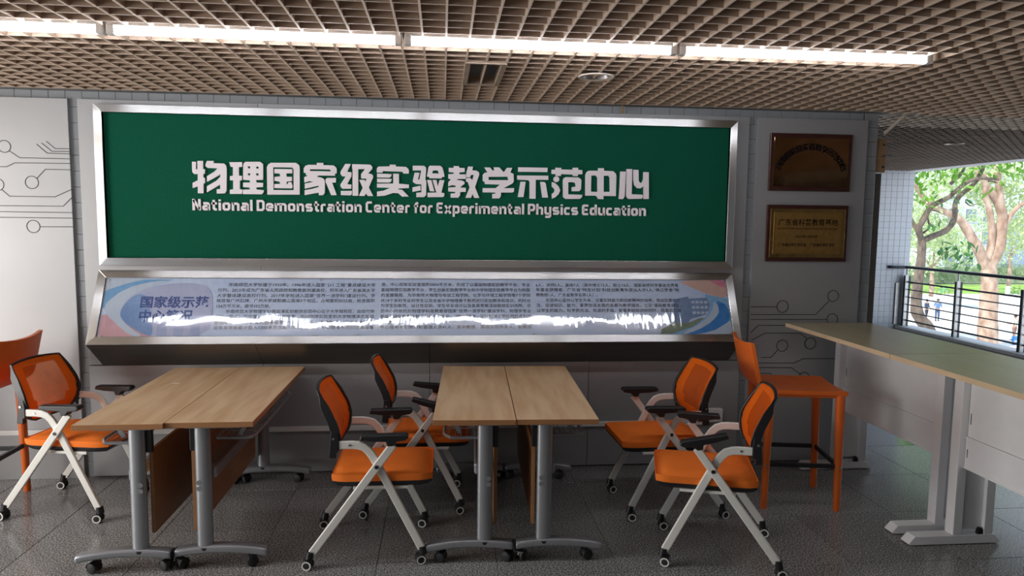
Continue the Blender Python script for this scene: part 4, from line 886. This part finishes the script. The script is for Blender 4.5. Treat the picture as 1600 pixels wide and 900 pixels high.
def leaves_mesh(blobs, n, size, aspect=0.45, droop=0.3, seed=1):
    rnd = random.Random(seed); b = MB(); tot = sum(q[3] * q[4] * q[5] for q in blobs)
    for (cx, cy, cz, rx, ry, rz_) in blobs:
        for _ in range(max(3, int(n * rx * ry * rz_ / tot))):
            while True:
                u = Vector((rnd.uniform(-1, 1), rnd.uniform(-1, 1), rnd.uniform(-1, 1)))
                if u.length < 1 and u.length > .25: break
            p = Vector((cx + u.x * rx, cy + u.y * ry, cz + u.z * rz_)); s = size * rnd.uniform(.6, 1.3)
            d = Vector((rnd.uniform(-1, 1), rnd.uniform(-1, 1), rnd.uniform(-1, .5) - droop)).normalized(); w = d.orthogonal().normalized()
            w = (Matrix.Rotation(rnd.uniform(0, 2 * PI), 3, d) @ w); nrm = d.cross(w)
            q = [p, p + d * s * .45 + w * s * aspect * .5 + nrm * s * .06, p + d * s, p + d * s * .45 - w * s * aspect * .5 + nrm * s * .06]
            b._a(q, [(0, 1, 2), (0, 2, 3)])
    return b
def limb(b, pts, r0, r1, wob=0.0, n=10):
    k = len(pts); P = [Vector(p) for p in pts]; out = []; rs = []
    for i in range((k - 1) * 3 + 1):
        s = i / 3; j = min(int(s), k - 2); u = s - j
        p0 = P[max(j - 1, 0)]; p1 = P[j]; p2 = P[j + 1]; p3 = P[min(j + 2, k - 1)]
        q = 0.5 * ((2 * p1) + (p2 - p0) * u + (2 * p0 - 5 * p1 + 4 * p2 - p3) * u * u + (3 * p1 - 3 * p2 + p3 - p0) * u ** 3)
        out.append(q); t = i / ((k - 1) * 3); rs.append((r0 + (r1 - r0) * t) * (1 + wob * math.sin(i * 1.7 + r0 * 40)))
    b.tube(out, rs, n)
# near tree, its crown reaching across the balcony
nt = thing('near_tree', 'slender grey-barked tree with curving branches close to the balcony', 'tree', (12.6, 17, GZ))
def NT(l, dy=0.0): return [(x - 12.6, dy * i, z - GZ) for i, (x, z) in enumerate(l)]
b = MB(); limb(b, NT([(12.9, -5.8), (12.95, -3.5), (12.85, -1.8), (12.65, -1.02), (12.42, -.74), (12.26, -.47), (12.23, -.08), (12.26, .43), (12.29, .95), (12.27, 1.38)]), .20, .095, .05); b.build('trunk', 'bark1', nt, smooth=True)
for pts, r0_, r1_, dy in (([(12.27, 1.33), (12.61, 1.46), (12.96, 1.58), (13.19, 1.75), (13.32, 1.98), (13.35, 2.27), (13.49, 2.5), (13.79, 2.71), (14.06, 2.94), (14.24, 3.24), (14.5, 3.9)], .082, .05, .06),
    ([(12.27, 1.35), (12.11, 1.64), (12.16, 1.87), (12.25, 2.16), (12.34, 2.28), (12.61, 2.43), (12.74, 2.59), (12.97, 2.81), (13.21, 2.91), (13.67, 2.89)], .085, .035, -.08),
    ([(12.22, 1.5), (12.42, 1.67), (12.33, 1.9), (12.28, 2.13), (12.57, 2.07)], .03, .015, -.05), ([(12.97, 2.81), (13.2, 2.99), (13.39, 3.25), (13.5, 3.8)], .045, .03, 0.05),
    ([(12.15, 1.6), (12.0, 1.86), (11.92, 2.25), (11.8, 3.0)], .06, .035, .08), ([(13.4, 2.35), (13.55, 2.25), (13.7, 2.3)], .02, .01, 0), ([(14.0, 2.9), (14.25, 2.85)], .03, .015, 0)):
    b = MB(); limb(b, NT(pts, dy), r0_, r1_, .06); b.build('branch', 'bark1', nt, smooth=True)
def leaf_obj():
    b = MB(); s = .20; P = [(0, 0, 0), (.28, .17, .02), (.62, .19, .0), (1, 0, -.09), (.62, -.19, .0), (.28, -.17, .02), (.5, 0, -.03)]
    b._a([(p[0] * s, p[1] * s, p[2] * s) for p in P], [(0, 1, 6), (1, 2, 6), (2, 3, 6), (3, 4, 6), (4, 5, 6), (5, 0, 6)]); return b
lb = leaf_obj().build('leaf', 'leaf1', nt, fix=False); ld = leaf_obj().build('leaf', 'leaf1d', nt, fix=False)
rnd = random.Random(3); nl = 0
def put_leaf(src, x, y, z, first):
    o = src if first else link_copy(src)
    o.location = (x - 12.6, y, z - GZ); o.rotation_euler = (rnd.uniform(-1, 1), rnd.uniform(.1, 1.3), rnd.uniform(0, 2 * PI)); k = rnd.uniform(.7, 1.35); o.scale = (k, k, k)
f1 = True
for (cx, cz, rx, rz_, n_) in ((12.25, 3.15, .40, .30, 34), (12.6, 2.75, .45, .28, 26), (13.2, 3.2, .5, .25, 34), (13.75, 2.95, .35, .32, 22), (14.3, 3.35, .4, .25, 20), (15.3, 3.25, .7, .42, 52), (12.15, 2.5, .3, .4, 24)):
    for _ in range(n_): put_leaf(lb, cx + rnd.gauss(0, .5) * rx, rnd.uniform(-.9, .7), cz + rnd.gauss(0, .5) * rz_, f1); f1 = False
f1 = True
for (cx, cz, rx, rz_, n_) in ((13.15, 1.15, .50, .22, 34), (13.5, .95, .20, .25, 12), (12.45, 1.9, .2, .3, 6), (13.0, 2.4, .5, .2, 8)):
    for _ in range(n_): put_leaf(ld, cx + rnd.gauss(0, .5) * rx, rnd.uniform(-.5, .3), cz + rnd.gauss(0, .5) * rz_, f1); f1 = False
b = leaves_mesh([(12.0 - 12.6, .3, 3.6 - GZ, 1.0, 1.4, .7), (13.2 - 12.6, 0, 4.3 - GZ, 1.5, 1.6, .9), (14.6 - 12.6, .5, 4.4 - GZ, 1.6, 1.4, 1.0), (11.7 - 12.6, .6, 2.2 - GZ, .35, .8, .8)], 2600, .20)
o = b.build('foliage', 'leaf1', nt, fix=False); o['kind'] = 'stuff'
# big tan-barked tree in the plaza
bt = thing('plaza_tree', 'huge tan-barked tree with several pale limbs standing in the plaza', 'tree', (33.6, 40, GZ))
def BT(l, dy=0.0): return [(x - 33.6, dy * i, z - GZ) for i, (x, z) in enumerate(l)]
b = MB(); limb(b, BT([(33.75, -5.85), (33.66, -5.2), (33.59, -4.0), (33.55, -2.4), (33.45, -1.3), (33.25, -.4)]), .62, .40, .03, 14); b.build('trunk', 'bark2', bt, smooth=True)
for pts, r0_, r1_ in (([(33.2, -.7), (32.57, .4), (32.01, 1.18), (31.44, 1.95), (30.74, 2.4), (29.97, 2.7), (29.1, 3.15), (28, 4.4)], .34, .13), ([(33.2, -.7), (33.41, .41), (33.42, 1.35), (33.26, 2.28), (33.03, 3.05), (32.82, 3.59), (32.6, 4.9)], .22, .15),
    ([(33.4, -.8), (33.92, .49), (34.0, 1.51), (34.01, 2.44), (33.6, 3.29), (32.95, 3.98), (32.39, 4.74), (31.8, 5.9)], .38, .15), ([(34.0, 2.3), (33.72, 3.84), (33.45, 5.06), (33.2, 6.6)], .22, .16), ([(34.2, 1.8), (34.74, 2.69), (35.38, 3.2), (36.4, 3.8), (37.5, 5)], .16, .10)):
    b = MB(); limb(b, BT(pts), r0_, r1_, .05, 12); b.build('limb', 'bark2', bt, smooth=True)
b = leaves_mesh([(-3.2, 1.5, 7.3, 1.4, 1.6, 1.3), (2.6, 1.5, 7.2, 1.5, 1.8, 1.1), (1.6, 2.0, 9.4, 1.6, 1.8, .8), (-4.4, 1, 9.2, 1.6, 1.6, 1.2), (.4, 1.8, 10.8, 4, 2.5, 1.4), (3.9, 1.6, 8.8, 1.3, 1.6, 1.4), (-5.2, 2, 6.6, 1.2, 1.5, 1.2)], 5200, .30, seed=5)
o = b.build('foliage', 'leaf2', bt, fix=False); o['kind'] = 'stuff'
def small_tree(x, y, h, cr, seed, label, lm='leaf2', tr=.22):
    t = thing('small_tree', label, 'tree', (x, y, GZ + (.12 if 72 < y < 84 else .10 if 69 < y <= 72 else 0))); b = MB(); limb(b, [(0, 0, 0), (.1, 0, h * .25), (-.05, 0, h * .45)], tr, tr * .75, .04); b.build('trunk', 'bark2', t, smooth=True)
    MB().cyl((0, 0, 0.02), (.05, 0, 1.1), tr * 1.08, 12, tr * 1.0).build('white_painted_base', 'plaster', t, smooth=True)
    for dx, dz in ((-.9, .35), (.8, .4), (.1, .5)): b = MB(); limb(b, [(-.05, 0, h * .43), (dx * .5 * cr * .5, 0, h * .58), (dx * cr * .6, .2, h * (.45 + dz * .6))], tr * .5, tr * .25); b.build('branch', 'bark2', t, smooth=True)
    rn = random.Random(seed); bl = [(rn.uniform(-.7, .7) * cr, rn.uniform(-.6, .6) * cr, h * rn.uniform(.52, .95), cr * .55, cr * .5, cr * .38) for _ in range(9)]
    o = leaves_mesh(bl, 2300, .34, seed=seed).build('foliage', lm, t, fix=False); o['kind'] = 'stuff'
small_tree(60.8, 70, 9.5, 4.2, 11, 'small tree with white painted trunk base at the right, behind the big tan tree')
small_tree(49.6, 74, 9.0, 4.0, 12, 'pale green tree behind the near grey tree, left of the big tan tree')
small_tree(73.5, 78, 10.0, 4.6, 13, 'pale tree at the right side far beyond the lawn')
small_tree(44.5, 60, 8.0, 3.4, 14, 'light yellow-green tree just right of the white tiled pier')
small_tree(56.5, 83, 12.5, 5.0, 15, 'tall pale tree in the far middle, before the blue-grey building')
hd = leaves_mesh([(46 + 3.2 * i, 86 + .5 * (i % 2), GZ + 1.5, 2.3, 1.3, 1.7) for i in range(17)], 9000, .42, seed=21).build('hedge', 'leaf3', fix=False)
tag(hd, 'long dense green hedge behind the lawn', 'hedge', kind='stuff')
MB().box(45, 100, 85.6, 86.6, GZ + .1, GZ + 2.2).build('hedge_core', 'leaf3', hd)
def building(x, y, w, h, dpt, label, cols, rows):
    t = thing('far_building', label, 'building', (x, y, GZ)); MB().box(0, w, 0, dpt, 0, h).build('wall', 'facade', t); MB().box(-.3, w + .3, -.3, dpt + .3, h, h + .6).build('roof', 'plaster', t)
    for i in range(cols):
        for j in range(rows):
            x0 = w * (i + .2) / cols; x1 = w * (i + .8) / cols; z0 = 1.2 + (h - 1.5) * j / rows; z1 = z0 + (h - 1.5) / rows * .55
            f = MB().box(x0 - .12, x1 + .12, -.12, 0, z0 - .12, z1 + .12).build('window', 'plaster', t); MB().box(x0, x1, -.14, -.12, z0, z1).build('pane', 'fglass', f)
building(78.5, 104, 9, 30, 12, 'tall blue-grey building seen between the tree limbs', 3, 8)
building(104, 112, 26, 17, 14, 'wide low blue-grey building behind the trees at the right', 8, 4)
building(52, 118, 22, 16, 14, 'blue-grey building behind the trees at the left', 7, 4)

# ------------------------------------------------------------------ people on the plaza
for k, c in (('skin', (.42, .26, .19)), ('hair', (.02, .018, .016)), ('shirt_white', (.62, .56, .48)), ('trouser_brown', (.22, .13, .10)), ('shirt_navy', (.05, .07, .13)), ('trouser_dark', (.03, .035, .05)), ('shirt_blue', (.10, .20, .40)), ('jeans', (.05, .09, .20)), ('bag_blue', (.05, .25, .60))):
    M[k] = mat(k + '_cloth', c, .8, var=.06, vscale=6)
def skin_mesh(name, verts, edges, m, parent, sub=2):
    me = bpy.data.meshes.new(name); me.from_pydata([v[:3] for v in verts], edges, []); me.materials.append(M[m])
    o = bpy.data.objects.new(name, me); COL.objects.link(o); o.parent = parent
    sk_ = o.modifiers.new('skin', 'SKIN'); bpy.context.view_layer.objects.active = o
    if not me.skin_vertices: 
        bm = bmesh.new(); bm.from_mesh(me); bm.verts.layers.skin.verify(); bm.to_mesh(me); bm.free()
    for i, v in enumerate(verts):
        r_ = v[3]; d = me.skin_vertices[0].data[i]; d.radius = (r_ if not isinstance(r_, tuple) else r_[0], r_ if not isinstance(r_, tuple) else r_[1]); d.use_root = (i == 0)
    ss = o.modifiers.new('sub', 'SUBSURF'); ss.levels = sub; ss.render_levels = sub
    dg = bpy.context.evaluated_depsgraph_get(); me2 = bpy.data.meshes.new_from_object(o.evaluated_get(dg)); o.modifiers.clear(); o.data = me2
    for p in me2.polygons: p.use_smooth = True
    if not me2.materials: me2.materials.append(M[m])
    return o
def person(loc, rz, h, shirt, trouser, label, bend=0.35, stride=0.10, sleeve=True):
    t = thing('person', label, 'person', loc, rz, None); k = h / 1.72
    def s(L): return [(x * k, y * k, z * k, (r[0] * k, r[1] * k) if isinstance(r, tuple) else r * k) for x, y, z, r in L]
    hz = .93
    V = [(0, 0, hz, (.135, .10)), (0, 0, 1.12, (.12, .085)), (0, -.01, 1.30, (.15, .095)), (0, -.01, 1.43, (.10, .07)), (0, -.01, 1.50, .048), (0, .01, 1.56, .062), (0, .015, 1.63, (.078, .09)), (0, .01, 1.69, .06)]
    E = [(i, i + 1) for i in range(7)]
    for sx in (-1, 1):
        n0 = len(V); V += [(sx * .095, 0, .86, .085), (sx * .10, sx * stride * .5 + .01, .48, .058), (sx * .10, sx * stride - .02, .08, .038), (sx * .105, sx * stride + .09, .035, .032), (sx * .105, sx * stride + .15, .025, .026)]
        E += [(0, n0), (n0, n0 + 1), (n0 + 1, n0 + 2), (n0 + 2, n0 + 3), (n0 + 3, n0 + 4)]
        n0 = len(V); V += [(sx * .19, -.01, 1.40, .052), (sx * .24, -.02, 1.13, .040), (sx * .235, bend * .5 + .02, .93 + bend * .35, .030), (sx * .225, bend * .5 + .09, .87 + bend * .35, .024), (sx * .222, bend * .5 + .15, .82 + bend * .35, .018)]
        E += [(3, n0), (n0, n0 + 1), (n0 + 1, n0 + 2), (n0 + 2, n0 + 3), (n0 + 3, n0 + 4)]
    skin_mesh('body', s(V), E, 'skin', t)
    for sx in (-1, 1):
        for q in range(5):
            a = -.03 + .015 * q; x0, y0, z0 = sx * .222 + a * .6, bend * .5 + .10, .86 + bend * .35
            MB().tube([(x0 * k, y0 * k, z0 * k), ((x0 + (0 if q else sx * -.03)) * k, (y0 + .05) * k, (z0 - .03) * k), ((x0 + (0 if q else sx * -.03)) * k, (y0 + .07 + .008 * (q in (2, 3))) * k, (z0 - .065) * k)], [.009 * k, .008 * k, .006 * k], 6).build('finger', 'skin', t, smooth=True)
    SV = [(0, 0, .90, (.155, .12)), (0, 0, 1.12, (.14, .105)), (0, -.01, 1.30, (.168, .113)), (0, -.01, 1.42, (.115, .085)), (0, -.01, 1.465, (.07, .06))]; SE = [(i, i + 1) for i in range(4)]
    for sx in (-1, 1):
        n0 = len(SV); SV += [(sx * .19, -.01, 1.40, .066), (sx * .235, -.02, 1.17, .055)] + ([(sx * .235, bend * .4 + .0, 1.0 + bend * .25, .043)] if sleeve else []); SE += [(3, n0), (n0, n0 + 1)] + ([(n0 + 1, n0 + 2)] if sleeve else [])
    skin_mesh('shirt', s(SV), SE, shirt, t)
    TV = [(0, 0, .96, (.145, .112)), (0, 0, .87, (.15, .118))]; TE = [(0, 1)]
    for sx in (-1, 1):
        n0 = len(TV); TV += [(sx * .095, 0, .80, .098), (sx * .10, sx * stride * .5 + .01, .48, .075), (sx * .10, sx * stride - .02, .10, .060)]; TE += [(1, n0), (n0, n0 + 1), (n0 + 1, n0 + 2)]
    skin_mesh('trousers', s(TV), TE, trouser, t)
    for sx in (-1, 1):
        MB().prism([(-.05, 0), (.17, 0), (.185, .03), (.10, .065), (.03, .10), (-.05, .09), (-.06, .03)], -.045, .045, 'x').build('shoe', 'hair', t, bevel=.012, smooth=True).location = (sx * .102 * k, (sx * stride - .0) * k, 0)
    MB().lathe([(.001, .115), (.05, .107), (.085, .075), (.098, .03), (.094, -.02), (.085, -.055)], (0, 0, 0), 18).build('hair', 'hair', t, smooth=True).location = (0, -.012 * k, 1.635 * k)
    for sx in (-1, 1):
        MB().lathe([(.001, -.004), (.008, 0), (.001, .004)], (0, 0, 0), 8, 'y').build('eye', 'hair', t, smooth=True).location = (sx * .03 * k, .105 * k, 1.635 * k)
        MB().tube([(sx * .080 * k, .0, 1.60 * k), (sx * .092 * k, -.005, 1.63 * k), (sx * .086 * k, -.01, 1.66 * k)], .012 * k, 6).build('ear', 'skin', t, smooth=True)
    MB().prism([(-.01, -.02), (.022, -.02), (.004, .025)], -.010, .010, 'x').build('nose', 'skin', t, bevel=.004).location = (0, .108 * k, 1.61 * k)
    MB().box(-.022, .022, 0, .006, -.004, .004).build('mouth', 'trouser_brown', t, bevel=.002).location = (0, .098 * k, 1.572 * k)
    return t
person((37.90, 42.8, GZ), R(20), 1.72, 'shirt_white', 'trouser_brown', 'person in a cream top and brown trousers standing at the right, seen from behind', bend=.55)
person((38.57, 52.3, GZ), R(200), 1.68, 'shirt_navy', 'trouser_dark', 'person in a dark top and dark trousers, left one of the two on the plaza', bend=.3)
person((39.28, 52.0, GZ), R(150), 1.74, 'shirt_blue', 'jeans', 'person in a blue top and jeans, right one of the two on the plaza', bend=.7)
bg = thing('carrier_bag', 'blue and white upright bag on the ground beside the person in cream', 'bag', (36.6, 41.2, GZ + .001), 0)
MB().prism([(-.16, 0), (.16, 0), (.20, .55), (-.20, .55)], -.10, .10).build('bag_body', 'bag_blue', bg, bevel=.03); MB().box(-.17, .17, -.106, .106, .20, .30).build('white_band', 'plaster', bg)
MB().tube([(-.10, 0, .55), (-.09, 0, .75), (.09, 0, .75), (.10, 0, .55)], .012, 6).build('handle', 'plaster', bg, smooth=True)

def bicycle(loc, rz, m, label):
    t = thing('bicycle', label, 'bicycle', loc, rz, 'parked bicycles by the road')
    for x in (-.52, .52):
        w = MB().tube([(x + .33 * math.cos(a), 0, .34 + .33 * math.sin(a)) for a in [2 * PI * i / 24 for i in range(24)]], .018, 6, closed=True).build('wheel', 'rubber', t, smooth=True)
        b = MB()
        for i in range(12): a = 2 * PI * i / 12; b.tube([(x, 0, .34), (x + .32 * math.cos(a), 0, .34 + .32 * math.sin(a))], .003, 4)
        b.build('spokes', 'bolt', w)
    b = MB()
    for p, q in (((-.52, 0, .34), (-.08, 0, .30)), ((-.08, 0, .30), (-.20, 0, .80)), ((-.52, 0, .34), (-.18, 0, .74)), ((-.08, 0, .30), (.36, 0, .78)), ((-.18, 0, .74), (.36, 0, .80)), ((.36, 0, .88), (.52, 0, .34))): b.tube([p, q], .018, 6)
    b.build('frame', m, t, smooth=True)
    MB().tube([(.34, -.26, .98), (.36, -.12, .99), (.36, .12, .99), (.34, .26, .98)], .013, 6).tube([(.36, 0, .86), (.36, 0, .99)], .013, 6).build('handlebar', 'black', t, smooth=True)
    MB().prism([(-.34, -.07), (-.34, .07), (-.10, .02), (-.10, -.02)], .82, .87, 'z').build('saddle', 'black', t, bevel=.01)
bicycle((53.8, 70.6, GZ + .10), R(10), 'teal', 'teal bicycle parked on the pavement at the left of the big tan tree')
bicycle((62.5, 70.8, GZ + .10), R(-8), 'rail', 'dark bicycle parked at the far right beside the small white-based tree')
